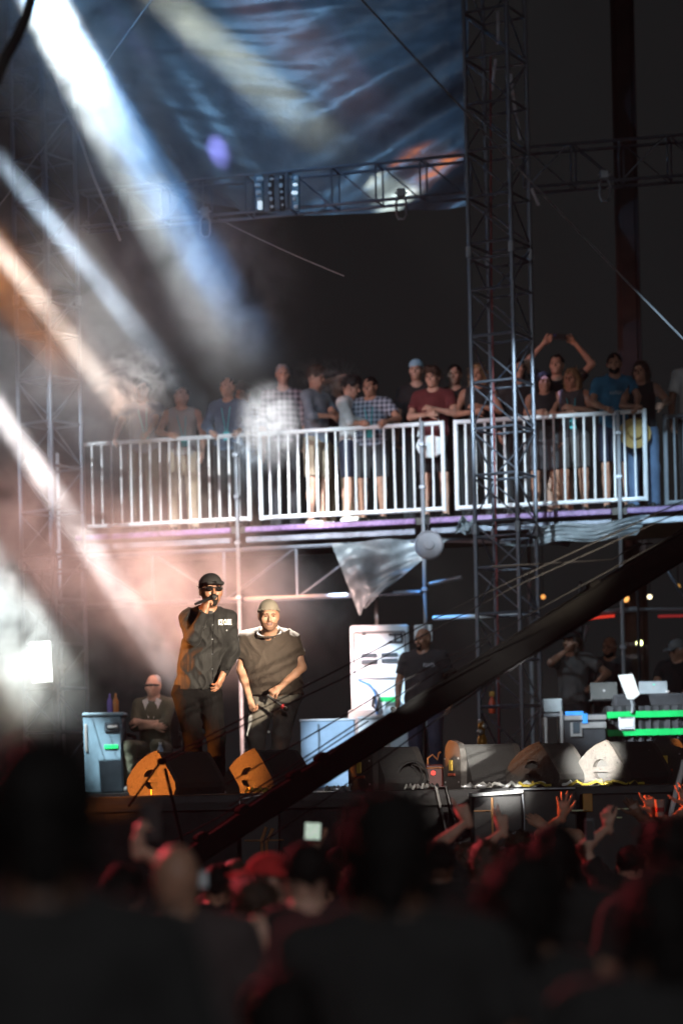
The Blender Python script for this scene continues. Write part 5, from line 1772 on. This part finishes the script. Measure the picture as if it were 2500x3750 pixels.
# drinks and instruments glinting before the tower
GLASSY = mat('amber_glass', (.45, .22, .04), rough=.08, var=.3, metal=.5)
t = thing('trophy_bottle', P(1768, 2885, 24.0), 'amber bottle with shiny stopper glinting before the tower', 'bottle')
t.location.z = STZ + .38
MB().lathe([(.05, 0), (.055, .03), (.05, .1), (.03, .14), (.028, .17), (.045, .2), (.04, .24), (.02, .27)], 14).build('flask', GLASSY, t, True)
for z, r in ((.16, .035), (.22, .03), (.27, .022)):
    MB().lathe([(max(1e-3, r * math.sin(math.pi * i / 6)), z - r * math.cos(math.pi * i / 6)) for i in range(7)], 10, (.02 * (1 if z == .22 else -1), -.02, 0)).build('stopper', SILVER, t, True)
t = thing('drum_stool', P(1768, 2885, 24.0), 'round black stool under the amber bottle', 'stool')
t.location.z = STZ
MB().lathe([(.18, .3), (.2, .32), (.2, .36), (.18, .378)], 18).build('seat', BLACK, t, True)
for i in range(3):
    a = i * 2.1
    rod('leg', (0, 0, .3), (.2 * math.cos(a), .2 * math.sin(a), 0), .014, BLACKM, t)
t = thing('lamp_standin', P(1808, 2885, 26.9), 'orange-red stand-in for lamps hanging inside the dark tower', 'lamp stand-in')
t.location.z = STZ + .8  # made-up canister stands in for orange-red lamps behind the tower
MB().lathe([(.035, 0), (.04, .02), (.04, .12), (.025, .16), (.012, .19)], 12).build('cylinder', mat('standin_red', (.5, .06, .02), rough=.35), t, True)
MB().bbox((0, 0, .22), (.06, .03, .06), .006).build('top_block', mat('standin_amber', (.4, .2, .03), rough=.4), t)
rod('hanger', (0, 0, .24), (0, .05, .9), .008, BLACKM, t)

# ------------------------------------------------------------------ plastic sheets and round cover under the platform
SHEET = mat('milky_plastic', (.2, .23, .25), rough=.35, var=.35, scale=6, bump=.8, bscale=14, spec=.6)


def sheet(label, pts, Y, seed, amp=.022):
    """loose sheet spanning the polygon TL TR BR BL"""
    o = P(*pts[0], Y)
    t = thing('plastic_sheet', o, label, 'plastic sheet', 'plastic sheets under the platform')
    A, B, C, D = [P(*p, Y) - o for p in pts]
    rr = random.Random(seed); ph = [rr.uniform(0, 6) for _ in range(6)]
    f = lambda u, v: (amp * (math.sin(7 * u + 5 * v + ph[0]) + .6 * math.sin(17 * u - 9 * v + ph[1]) + .5 * math.sin(27 * v + 8 * u + 2 * math.sin(9 * u) + ph[2])), .02 * math.sin(9 * u + ph[3]))
    tarp_grid([A, B, C, D], 36, 36, f).build('film', SHEET, t, True)
    return t


sheet('milky plastic sheet hanging in a point below the middle truss', [(1212, 1985), (1640, 1975), (1345, 2215), (1315, 2252)], 27.9, 3)
sheet('milky plastic sheet slung under the platform right of the tower', [(1935, 1935), (2380, 1890), (2330, 1965), (1960, 1995)], 27.2, 5)
sheet('crumpled white plastic behind the middle post under the platform', [(1680, 1895), (1735, 1905), (1725, 1960), (1665, 1950)], 27.4, 9, .04)
sheet('thin plastic strip behind the tower under the platform', [(1800, 1980), (2100, 1965), (2080, 2000), (1810, 2000)], 28.2, 12, .03)
t = thing('round_cover', P(1570, 1998, 27.2), 'round grey cover hung on the platform truss beside the middle post', 'cover')
MB().lathe([(.165, 0), (.165, .05), (.15, .06), (.145, .045), (.06, .04), (.055, .06), (.01, .062)], 28, (0, 0, 0), Matrix.Rotation(R(84), 3, 'X')).build('dish', mat('grey_cover', (.23, .22, .24), rough=.5, var=.2), t, True)
rod('hook', (0, .05, .12), (0, .15, .38), .008, BLACKM, t)

# back scaffold, tubes with red light strips and lit bulbs behind the desk
t = thing('scaffold_frame', P(2400, 2885, 27.6), 'scaffold frame with red strip lights behind the desk', 'scaffold')
t.location.z = STZ
q = lambda px, py, d=0.0: Vector(((px - 2400) / FPX * 27.6, d, (2885 - py) / FPX * 27.6))
rod('tube', q(2135, 2268), q(2345, 2256), .032, GALV, t)
rod('tube', q(2345, 2256), q(2640, 2262), .02, GALV, t)
RLED = mat('red_strip_light', (.3, .02, .02), rough=.4, emit=(1, .05, .02), estr=.55)
MB().bbox((q(2138, 2290) + q(2262, 2278)) / 2 + Vector((0, -.05, 0)), (126 / FPX * 27.6, .02, .035), .006, Matrix.Rotation(R(-4.5), 3, 'Y')).build('strip_light', RLED, t)
MB().bbox(q(2470, 2285, -.05), (100 / FPX * 27.6, .02, .035), .006).build('strip_light', mat('red_strip_dim', (.3, .02, .02), rough=.4, emit=(1, .05, .05), estr=.16), t)
rod('tube', q(2165, 2310, .1), q(2150, 2370, .1), .02, GALV, t)
for px in (2140, 2640, 2350):
    rod('upright', q(px, 2885), q(px, 2150), .022, BLACKM, t)
rod('brace', q(2440, 2080), q(2560, 2290), .018, ALU, t)
for px, py, r, col, es, lab in ((1988, 2186, .03, (1, .42, .1), 1.2, 'small orange bulb glowing left of the boom arm'), (2290, 2193, .045, (1, .45, .12), 1.6, 'round orange bulb glowing under the boom arm'),
                                (2378, 2186, .03, (1, .85, .55), 3.0, 'narrow white bulb beside the right scaffold tube'), (2340, 2355, .042, (.95, 1, .45), 6.0, 'bright yellow-white lamp above the desk'),
                                (2482, 2147, .03, (1, .5, .12), .5, 'dim amber bulb in the upper right behind the scaffold')):
    t = thing('bulb', P(px, py, 30.5), lab, 'bulb', 'lit bulbs behind the desk')
    MB().lathe([(max(1e-3, r * math.sin(math.pi * i / 8)), -r * math.cos(math.pi * i / 8)) for i in range(9)], 12).build('globe', mat('bulb_%d' % px, col, rough=.3, emit=col, estr=es), t, True)
    rod('cord', (0, 0, r), (0, 0, r + .9), .006, RUBBER, t)

# ------------------------------------------------------------------ camera crane boom crossing in front of the stage
t = thing('crane_boom', P(2560, 1925, 16.6), 'long black camera boom arm slanting across the front of the stage', 'camera crane')
o = t.location.copy()
L = lambda px, py, Y=16.4: P(px, py, Y) - o
BOOM = mat('boom_black', (.004, .004, .004), rough=.85, var=.3, spec=.1)
ax = [(2560, 1960, 16.6), (1250, 2780, 16.2), (1000, 2940, 16.0), (620, 3195, 15.7)]
th_ = [.094, .08, .076, .06]
for i in range(3):
    a, b = L(*ax[i]), L(*ax[i + 1])
    d = b - a
    mid = (a + b) / 2
    M_ = d.to_track_quat('X', 'Z').to_matrix()
    vs = []
    for e, r in ((a, th_[i]), (b, th_[i + 1])):
        for sy, sz in ((-1, -.8), (-1, .8), (-.8, 1), (.8, 1), (1, .8), (1, -.8), (.8, -1), (-.8, -1)):
            vs.append(e + M_ @ Vector((0, sy * r * .8, sz * r)))
    fs = [tuple(range(8)), tuple(range(15, 7, -1))] + [(k, (k + 1) % 8, 8 + (k + 1) % 8, 8 + k) for k in range(8)]
    MB().add(vs, fs).build('arm_section', BOOM, t)
    for kx in (.3, .7):
        qq = a.lerp(b, kx) + Vector((0, 0, th_[i] * 1.2))
        MB().bbox(qq, (.09, .1, .05), .012, M_).build('lug', BOOM, t)
    rod('edge_strip', a + M_ @ Vector((0, -th_[i] * .5, th_[i] * 1.03)), b + M_ @ Vector((0, -th_[i + 1] * .5, th_[i + 1] * 1.03)), .006, BOOM, t)
MB().lathe([(.02, -.02), (.02, .02)], 12, L(1439, 2597, 16.2), Matrix.Rotation(R(90), 3, 'X')).build('pulley', BLACKM, t)
CABL = mat('boom_cable', (.006, .006, .007), rough=.5, spec=.2)
for pts in ([(590, 2785), (1250, 2446), (1728, 2195), (2500, 1835)], [(594, 2796), (1250, 2488), (1880, 2150), (2520, 1860)], [(825, 2874), (1180, 2668), (1449, 2508), (1900, 2270), (2520, 1930)],
            [(840, 2955), (928, 2897), (1180, 2733), (1457, 2550), (1800, 2340)], [(640, 3080), (820, 2985), (1000, 2868), (1350, 2640)], [(960, 3085), (1180, 2936), (1423, 2762), (1760, 2522), (2200, 2245)]):
    MB().tube([L(a, b, 16.0) for a, b in pts], .0052, 6).build('stay_cable', CABL, t, True)
rod('tail_rod', L(588, 2790, 16.0), L(470, 2955, 16.0), .008, BOOM, t)
rod('tail_rod', L(604, 2815, 16.0), L(676, 3120, 16.0), .011, BOOM, t)
MB().bbox(L(592, 2790, 16.0), (.06, .05, .045), .01).build('knuckle', BOOM, t)
MB().tube([L(1800, 2075, 16.5) + Vector((0, 0, .0)), L(2240, 2050, 16.4), L(2330, 1995, 16.4), L(2390, 1990, 16.4)], .006, 5).build('stay_cable', CABL, t, True)
rod('post', L(640, 3195, 15.7), L(640, 3195, 15.7) - Vector((0, 0, 1.24)), .05, BLACKM, t)

# ------------------------------------------------------------------ gear in the pit below the stage lip
t = thing('front_fill_speaker', P(1820, 2905, 18.35), 'black pit speaker with bright top edge behind the raised hands', 'speaker')
k = 18.35 / FPX
t.location.z = 0
zt = P(1820, 2912, 18.35).z
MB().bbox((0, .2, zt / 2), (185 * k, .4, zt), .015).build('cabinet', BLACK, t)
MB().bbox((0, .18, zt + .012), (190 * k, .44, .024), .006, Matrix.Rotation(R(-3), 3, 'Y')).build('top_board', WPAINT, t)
rod('corner_strip', (-20 * k, -.012, .8), (-20 * k, -.012, zt - .02), .009, mat('orange_light_strip', (.35, .18, .08), rough=.5), t)  # orange light along the cabinet edge, put into the strip's colour
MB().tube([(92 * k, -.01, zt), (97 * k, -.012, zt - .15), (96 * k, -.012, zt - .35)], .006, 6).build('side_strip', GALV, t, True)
rod('grille_bar', (-88 * k, -.012, zt - .12), (-20 * k, -.012, zt - .12), .005, MATS['orange_light_strip'], t)
t = thing('pit_speaker', P(2010, 2905, 18.45), 'plain charcoal pit speaker right of the bright-edged one', 'speaker')
t.location.z = 0
zt = P(2010, 2893, 18.45).z
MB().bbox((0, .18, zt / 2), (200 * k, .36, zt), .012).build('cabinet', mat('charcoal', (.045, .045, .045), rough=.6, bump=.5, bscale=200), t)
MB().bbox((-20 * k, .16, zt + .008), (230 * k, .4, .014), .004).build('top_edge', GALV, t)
t = thing('subwoofer', P(2320, 2930, 18.4), 'black subwoofer stack with pale edge strips at the right pit', 'speaker')
t.location.z = 0
zt = P(2320, 2905, 18.4).z
MB().bbox((0, .2, zt / 2), (360 * k, .4, zt), .012).build('cabinet', BLACK, t)
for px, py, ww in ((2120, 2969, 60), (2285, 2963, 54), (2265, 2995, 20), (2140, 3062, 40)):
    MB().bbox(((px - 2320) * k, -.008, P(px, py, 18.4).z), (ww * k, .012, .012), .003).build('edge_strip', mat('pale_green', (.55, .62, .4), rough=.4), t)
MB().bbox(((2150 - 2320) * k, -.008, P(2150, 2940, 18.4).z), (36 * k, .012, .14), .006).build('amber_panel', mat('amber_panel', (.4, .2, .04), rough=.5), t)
t = thing('steel_tube', P(2462, 2950, 17.9), 'bright steel tube slanting up at the right edge of the pit', 'tube')
rod('tube', Vector(), P(2505, 2785, 17.9) - t.location, .021, WPAINT, t)
MB().tube([Vector(), P(2455, 2985, 17.9) - t.location, P(2460, 3030, 17.9) - t.location, P(2462, 3030, 17.9) - t.location - Vector((0, 0, 1.5))], .019, 8).build('leg', WPAINT, t, True)
t = thing('pit_case', P(925, 2960, 18.3), 'flat black case with a thin lit edge under the stage lip', 'case')
zt = P(925, 2915, 18.3).z
t.location.z = 0
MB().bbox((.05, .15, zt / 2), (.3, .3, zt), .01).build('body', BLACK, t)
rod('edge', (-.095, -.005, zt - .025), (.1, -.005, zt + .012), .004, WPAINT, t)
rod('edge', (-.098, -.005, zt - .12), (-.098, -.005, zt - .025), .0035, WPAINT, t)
t = thing('folding_stand', P(975, 3080, 17.6), 'orange-lit folding stand below the boom arm', 'stand')
t.location.z = 0
z0 = P(975, 3080, 17.6).z
kk = 17.6 / FPX
TAN = mat('tan_wood', (.25, .12, .05), rough=.6)
for a, b in (((955, 3085), (976, 3030)), ((972, 3090), (1000, 3035))):
    rod('slat', ((a[0] - 975) * kk, 0, P(*a, 17.6).z), ((b[0] - 975) * kk, 0, P(*b, 17.6).z), .012, TAN, t)
rod('leg', ((958 - 975) * kk, 0.03, z0), ((950 - 975) * kk, .03, 0), .012, TAN, t)
rod('leg', ((974 - 975) * kk, 0.03, z0), ((985 - 975) * kk, .03, 0), .012, TAN, t)
rod('crossbar', ((895 - 975) * kk, .02, P(895, 3080, 17.6).z), ((1040 - 975) * kk, .02, P(1040, 3078, 17.6).z), .006, TAN, t)

# ------------------------------------------------------------------ the crowd in front, seen from behind
GRC = 'crowd seen from behind'
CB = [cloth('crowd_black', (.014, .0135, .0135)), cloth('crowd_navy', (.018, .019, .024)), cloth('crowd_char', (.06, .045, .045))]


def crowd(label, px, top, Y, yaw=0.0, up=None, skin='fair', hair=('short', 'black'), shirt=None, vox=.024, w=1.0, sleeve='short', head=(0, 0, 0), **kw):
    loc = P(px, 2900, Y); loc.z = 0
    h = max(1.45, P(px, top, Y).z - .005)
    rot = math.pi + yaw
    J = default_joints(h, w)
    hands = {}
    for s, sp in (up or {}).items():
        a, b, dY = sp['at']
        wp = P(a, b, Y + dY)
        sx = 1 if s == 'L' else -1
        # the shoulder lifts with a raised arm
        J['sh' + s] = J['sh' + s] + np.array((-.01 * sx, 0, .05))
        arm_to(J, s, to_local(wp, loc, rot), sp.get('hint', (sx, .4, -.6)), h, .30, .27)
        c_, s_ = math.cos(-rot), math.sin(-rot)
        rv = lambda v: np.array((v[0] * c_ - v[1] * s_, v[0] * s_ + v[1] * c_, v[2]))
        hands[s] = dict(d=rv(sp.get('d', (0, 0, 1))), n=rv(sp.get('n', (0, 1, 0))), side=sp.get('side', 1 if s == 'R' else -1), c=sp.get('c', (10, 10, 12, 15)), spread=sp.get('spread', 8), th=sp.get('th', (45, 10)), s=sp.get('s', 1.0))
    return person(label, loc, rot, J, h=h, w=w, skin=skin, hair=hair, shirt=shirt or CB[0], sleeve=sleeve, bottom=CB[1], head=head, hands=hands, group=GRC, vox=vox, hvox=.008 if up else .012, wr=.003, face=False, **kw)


# nearest row, far out of focus
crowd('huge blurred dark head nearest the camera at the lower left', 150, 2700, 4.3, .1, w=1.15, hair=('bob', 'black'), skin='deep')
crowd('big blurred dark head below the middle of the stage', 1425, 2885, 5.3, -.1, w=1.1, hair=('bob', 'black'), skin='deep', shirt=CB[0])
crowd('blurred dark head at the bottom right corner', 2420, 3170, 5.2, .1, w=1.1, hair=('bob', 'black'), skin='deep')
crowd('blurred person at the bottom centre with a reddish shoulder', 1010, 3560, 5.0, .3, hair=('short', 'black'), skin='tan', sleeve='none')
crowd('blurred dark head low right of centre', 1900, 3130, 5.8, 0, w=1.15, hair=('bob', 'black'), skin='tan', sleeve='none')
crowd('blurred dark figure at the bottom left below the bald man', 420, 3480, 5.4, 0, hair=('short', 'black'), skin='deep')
# middle rows
crowd('bald man lit red from the left, centre left of the crowd', 640, 3085, 7.9, .2, w=1.12, hair=('bald', 'black'), skin='tan', fat=.02, shirt=CB[2])
crowd('dark-haired person with red-lit neck, right of the red cap', 1112, 3085, 8.6, .25, hair=('short', 'black'), skin='fair', sleeve='none', w=1.05)
crowd('person in bright red cap turned to the left', 985, 3130, 10.5, R(75), hair=('short', 'brown'), skin='fair', cap=(cloth('cap_red', (.55, .03, .03)), False), head=(R(20), 0, 0))
crowd('person with brown hair just below the red cap', 925, 3222, 9.4, .5, hair=('messy', 'brown'), skin='fair')
crowd('person holding a phone up at the left behind the bald man', 440, 3165, 9.2, .1, up=dict(R=dict(at=(505, 3110, .25), d=(.05, 0, 1), n=(.9, .3, 0), c=(40, 42, 45, 48), th=(20, 40))), hair=('short', 'black'), skin='fair')
crowd('small far head with rosy bald crown left of the red cap', 857, 3142, 13.5, 0, hair=('buzz', 'brown'), skin='fair')
crowd('dark head left of the small rosy head', 790, 3165, 12.0, .1, hair=('short', 'black'), skin='tan')
crowd('person lifting a glowing phone right of the red cap', 1170, 3170, 12.5, 0, up=dict(L=dict(at=(1152, 3108, .3), d=(0, 0, 1), n=(.3, .9, 0), c=(45, 48, 50, 52), th=(25, 40))), hair=('messy', 'black'), skin='tan')
crowd('person making rock horns with one hand', 1770, 3075, 14.0, -.1, up=dict(L=dict(at=(1712, 3008, .2), d=(-.35, 0, .9), n=(.2, .9, 0), side=1, c=(2, 78, 82, 60), spread=3, th=(30, 60), s=1.05)), hair=('long', 'brown'), skin='fair')
crowd('person raising two fingers in a peace sign', 1905, 3100, 14.4, .05, up=dict(L=dict(at=(1842, 3045, .2), d=(-.1, 0, 1), n=(.1, .95, 0), side=1, c=(4, 5, 80, 82), spread=9, th=(20, 60))), hair=('messy', 'black'), skin='fair')
crowd('dark round head in front of the pit speakers', 2022, 3022, 9.2, 0, hair=('bob', 'black'), skin='deep', w=1.05)
crowd('person with pale forearm raised before the subwoofers', 2300, 3110, 14.4, 0, up=dict(L=dict(at=(2228, 3030, .15), d=(-.2, 0, 1), n=(.5, .8, 0), c=(30, 35, 40, 45), th=(30, 30))), hair=('short', 'black'), skin='fair')
crowd('large dark head at the right edge of the crowd', 2452, 3005, 8.2, .1, hair=('messy', 'black'), skin='tan', w=1.05)
crowd('dark head between the middle blurred head and the phone', 1310, 3150, 9.8, .1, hair=('short', 'black'), skin='deep')
crowd('dark head behind the rock horns', 1600, 3080, 12.5, 0, hair=('short', 'black'), skin='deep')
# front rows, in focus by the stage
crowd('front row person with left hand spread open', 2100, 3060, 17.0, 0, up=dict(L=dict(at=(2058, 2992, .1), d=(.12, 0, 1), n=(0, 1, 0), side=-1, c=(6, 4, 6, 8), spread=13, th=(40, 8), s=1.12)), hair=('short', 'black'), skin='tan', vox=.02)
crowd('front row person holding a flat hand to the left', 2050, 3075, 16.4, 0, up=dict(R=dict(at=(2002, 3035, .1), d=(-.75, 0, .65), n=(-.3, .9, -.3), side=1, c=(8, 8, 10, 12), spread=3, th=(12, 10), s=1.05)), hair=('short', 'black'), skin='tan', vox=.02)
crowd('front row person pointing upwards with watch on the wrist', 2440, 3040, 16.6, 0, up=dict(R=dict(at=(2392, 2978, .1), d=(-.32, 0, .95), n=(0, .95, 0), side=1, c=(3, 40, 48, 50), spread=8, th=(52, 10), s=1.1)), hair=('short', 'black'), skin='tan', vox=.02)
crowd('front row person with shadowed raised hand left of the watch', 2370, 3050, 15.8, 0, up=dict(R=dict(at=(2340, 2990, .1), d=(-.45, 0, .85), n=(0, .95, 0), side=1, c=(15, 20, 25, 30), spread=8, th=(45, 10))), hair=('short', 'black'), skin='deep', vox=.02)
crowd('front row person with raised open hand at the right edge', 2555, 3040, 16.6, 0, up=dict(L=dict(at=(2512, 2955, .1), d=(-.15, 0, 1), n=(0, .95, 0), side=1, c=(14, 16, 18, 22), spread=10, th=(60, 10), s=1.1)), hair=('short', 'black'), skin='tan', vox=.02)
crowd('front row person with curly hair lit orange', 1893, 3052, 16.8, 0, hair=('messy', 'brown'), skin='tan', vox=.02)
crowd('front row head left below the pit speaker', 1700, 3095, 16.0, 0, hair=('long', 'brown'), skin='fair', vox=.022)
crowd('front row head under the boom arm', 1230, 3110, 15.5, 0, hair=('short', 'black'), skin='tan', vox=.022)
# held things
t = thing('phone', P(553, 3010, 9.45), 'dark phone lifted at the left above the bald man', 'phone')
MB().bbox((0, 0, 0), (.075, .01, .15), .006).build('case', CB[2], t)
MB().bbox((-.02, -.006, .05), (.025, .004, .03), .002).build('camera_window', BLACK, t)
t = thing('phone', P(1148, 3045, 12.75), 'phone with a glowing white-green screen lifted in the crowd', 'phone')
MB().bbox((0, 0, 0), (.095, .01, .1), .006, Matrix.Rotation(R(4), 3, 'Y')).build('case', BLACK, t)
scr = mat('phone_screen', (.5, .6, .5), rough=.2, var=.6, scale=25, emit=(.72, .9, .75), estr=.55)
MB().bbox((-.005, -.0075, .0), (.082, .005, .088), .002, Matrix.Rotation(R(4), 3, 'Y')).build('screen', scr, t)
t = thing('phone', P(1568, 3110, 12.8), 'small dim phone screen low in the middle of the crowd', 'phone')
MB().bbox((0, 0, 0), (.07, .01, .08), .005).build('case', BLACK, t)
MB().bbox((0, -.0075, 0), (.062, .005, .072), .002).build('screen', mat('phone_screen_dim', (.3, .32, .34), rough=.2, var=.6, scale=25, emit=(.6, .75, .8), estr=.09), t)
t = thing('phone', P(742, 3222, 9.0), 'dim phone screen right of the bald head', 'phone')
MB().bbox((0, 0, 0), (.04, .01, .07), .004).build('case', BLACK, t)
MB().bbox((0, -.0075, 0), (.034, .005, .06), .002).build('screen', MATS['phone_screen_dim'], t)
t = thing('plastic_cup', P(2415, 2985, 16.5), 'red-lit plastic cup held up beside the steel tube', 'cup')
MB().lathe([(.026, -.01), (.036, .1), (.038, .105), (.034, .1), (.025, -.005)], 14).build('cup', mat('cup_clear', (.55, .35, .3), rough=.15, var=.3), t, True)
MB().lathe([(.03, .02), (.033, .08)], 14).build('drink', mat('pink_drink', (.4, .06, .06), rough=.2), t, True)
t = thing('phone', P(2158, 3040, 14.0), 'phone seen edge-on left of the pale forearm', 'phone')
MB().bbox((0, 0, 0), (.055, .012, .13), .006).build('case', GALV, t)
MB().bbox((0, -.008, 0), (.045, .005, .115), .002).build('screen', BLACK, t)

# ------------------------------------------------------------------ air: haze and smoke
def volume_material(key, dens, color, aniso=0.2, noise_scale=1.2, lo=0.42, hi=0.72, fall=True, distort=0.6, detail=4.0):
    m = bpy.data.materials.new(key)
    m.use_nodes = True
    nt = m.node_tree
    nt.nodes.remove(nt.nodes['Principled BSDF'])
    out = [n for n in nt.nodes if n.type == 'OUTPUT_MATERIAL'][0]
    pv = nt.nodes.new('ShaderNodeVolumePrincipled')
    pv.inputs['Color'].default_value = tuple(color) + (1,)
    pv.inputs['Anisotropy'].default_value = aniso
    pv.inputs['Density'].default_value = dens
    nt.links.new(pv.outputs[0], out.inputs['Volume'])
    if fall:
        tc = nt.nodes.new('ShaderNodeTexCoord')
        geo = nt.nodes.new('ShaderNodeNewGeometry')
        nz = nt.nodes.new('ShaderNodeTexNoise')
        nz.inputs['Scale'].default_value = noise_scale
        nz.inputs['Detail'].default_value = detail
        nz.inputs['Roughness'].default_value = 0.6
        nz.inputs['Distortion'].default_value = distort
        nt.links.new(geo.outputs['Position'], nz.inputs['Vector'])
        mr = nt.nodes.new('ShaderNodeMapRange')
        mr.inputs['From Min'].default_value = lo
        mr.inputs['From Max'].default_value = hi
        nt.links.new(nz.outputs['Fac'], mr.inputs['Value'])
        ln = nt.nodes.new('ShaderNodeVectorMath'); ln.operation = 'LENGTH'
        nt.links.new(tc.outputs['Object'], ln.inputs[0])
        fr = nt.nodes.new('ShaderNodeMapRange')
        fr.interpolation_type = 'SMOOTHSTEP'
        fr.inputs['From Min'].default_value = 1.0
        fr.inputs['From Max'].default_value = 0.12
        nt.links.new(ln.outputs['Value'], fr.inputs['Value'])
        mu = nt.nodes.new('ShaderNodeMath'); mu.operation = 'MULTIPLY'
        nt.links.new(mr.outputs[0], mu.inputs[0]); nt.links.new(fr.outputs[0], mu.inputs[1])
        mu2 = nt.nodes.new('ShaderNodeMath'); mu2.operation = 'MULTIPLY'; mu2.inputs[1].default_value = dens
        nt.links.new(mu.outputs[0], mu2.inputs[0])
        nt.links.new(mu2.outputs[0], pv.inputs['Density'])
    return m


hz = MB().box((0, 15.0, 9.5), (46, 58, 21.0)).build('haze', volume_material('haze_air', 0.0005, (0.9, 0.9, 0.92), fall=False))
tag(hz, 'thin stage haze filling the air', 'haze', kind='stuff')

_ico = None


def smoke(px, py, Y, rx, ry, rz, dens, label, color=(0.93, 0.93, 0.93), scale=1.2, lo=0.42, hi=0.7, rot=0.0, aniso=0.15, distort=0.6, detail=5.0):
    global _ico
    if _ico is None:
        m = MB()
        prof = [(max(1e-3, math.sin(math.pi * i / 10)), -math.cos(math.pi * i / 10)) for i in range(11)]
        m.lathe(prof, 16)
        _ico = m
    me = _ico.mesh('smoke')
    o = link('smoke', me, volume_material('smoke_vol', dens, color, aniso, scale, lo, hi, True, distort, detail))
    o.location = P(px, py, Y)
    o.scale = (rx, ry, rz)
    o.rotation_euler = (0, rot, 0)
    tag(o, label, 'smoke', kind='stuff')
    return o


smoke(225, 190, 25.2, 1.15, 0.95, 2.1, 1.7, 'bright smoke in the white beam at the upper left', rot=R(-30), scale=1.9, lo=0.36, hi=.62, distort=1.0)
smoke(100, 1150, 25.3, 2.0, 1.05, 2.4, 0.62, 'smoke bank around the amber beam at the left edge', scale=1.9, lo=.38, hi=.64)
smoke(150, 1900, 25.1, 2.2, 1.05, 2.0, 0.68, 'smoke bank drifting past the left tower', scale=1.9, lo=.38, hi=.64)
smoke(40, 2400, 24.6, 1.35, 0.9, 1.15, 1.3, 'thick white smoke low at the left edge', scale=1.9, lo=.34, hi=.62)
smoke(480, 1400, 26.6, 0.62, 0.4, 0.58, 3.6, 'grey smoke puff drifting before the hazy man at the railing', scale=4.2, lo=.45, hi=.66, distort=1.4, detail=8)
smoke(985, 1560, 26.9, 0.44, 0.32, 0.6, 7.0, 'dense white smoke puff in front of the second railing panel', scale=4.6, lo=.38, hi=.66, distort=1.4, detail=8)
smoke(1190, 1400, 27.6, 0.55, 0.3, 0.35, 1.6, 'thin smoke wisps among the people at the railing', scale=4.5, lo=.48, hi=.66, distort=1.4, detail=8)
smoke(560, 1740, 27.0, 2.0, 0.7, 0.9, 0.26, 'pale smoke veil before the left railing panels', scale=1.7, lo=.38, hi=.7)
smoke(700, 2210, 25.5, 2.4, 0.8, 1.45, 0.8, 'rosy smoke veil behind the two performers', color=(0.95, 0.88, 0.86), scale=1.9, lo=.34, hi=.68)  # rose light is partly put into this veil's own colour
smoke(690, 840, 26.0, 1.25, 0.85, 1.9, 0.9, 'thin blue smoke below the tarp truss', scale=1.9, lo=.36, hi=.68, rot=R(-30))
smoke(930, 240, 27.35, 2.9, 0.6, 1.7, 0.45, 'thin smoke drifting before the tarp', scale=1.2, lo=.30, hi=.75)
smoke(300, 1150, 25.6, 3.0, 1.25, 5.2, 0.16, 'thin drifting smoke over the whole left side', scale=1.1, lo=.32, hi=.72)
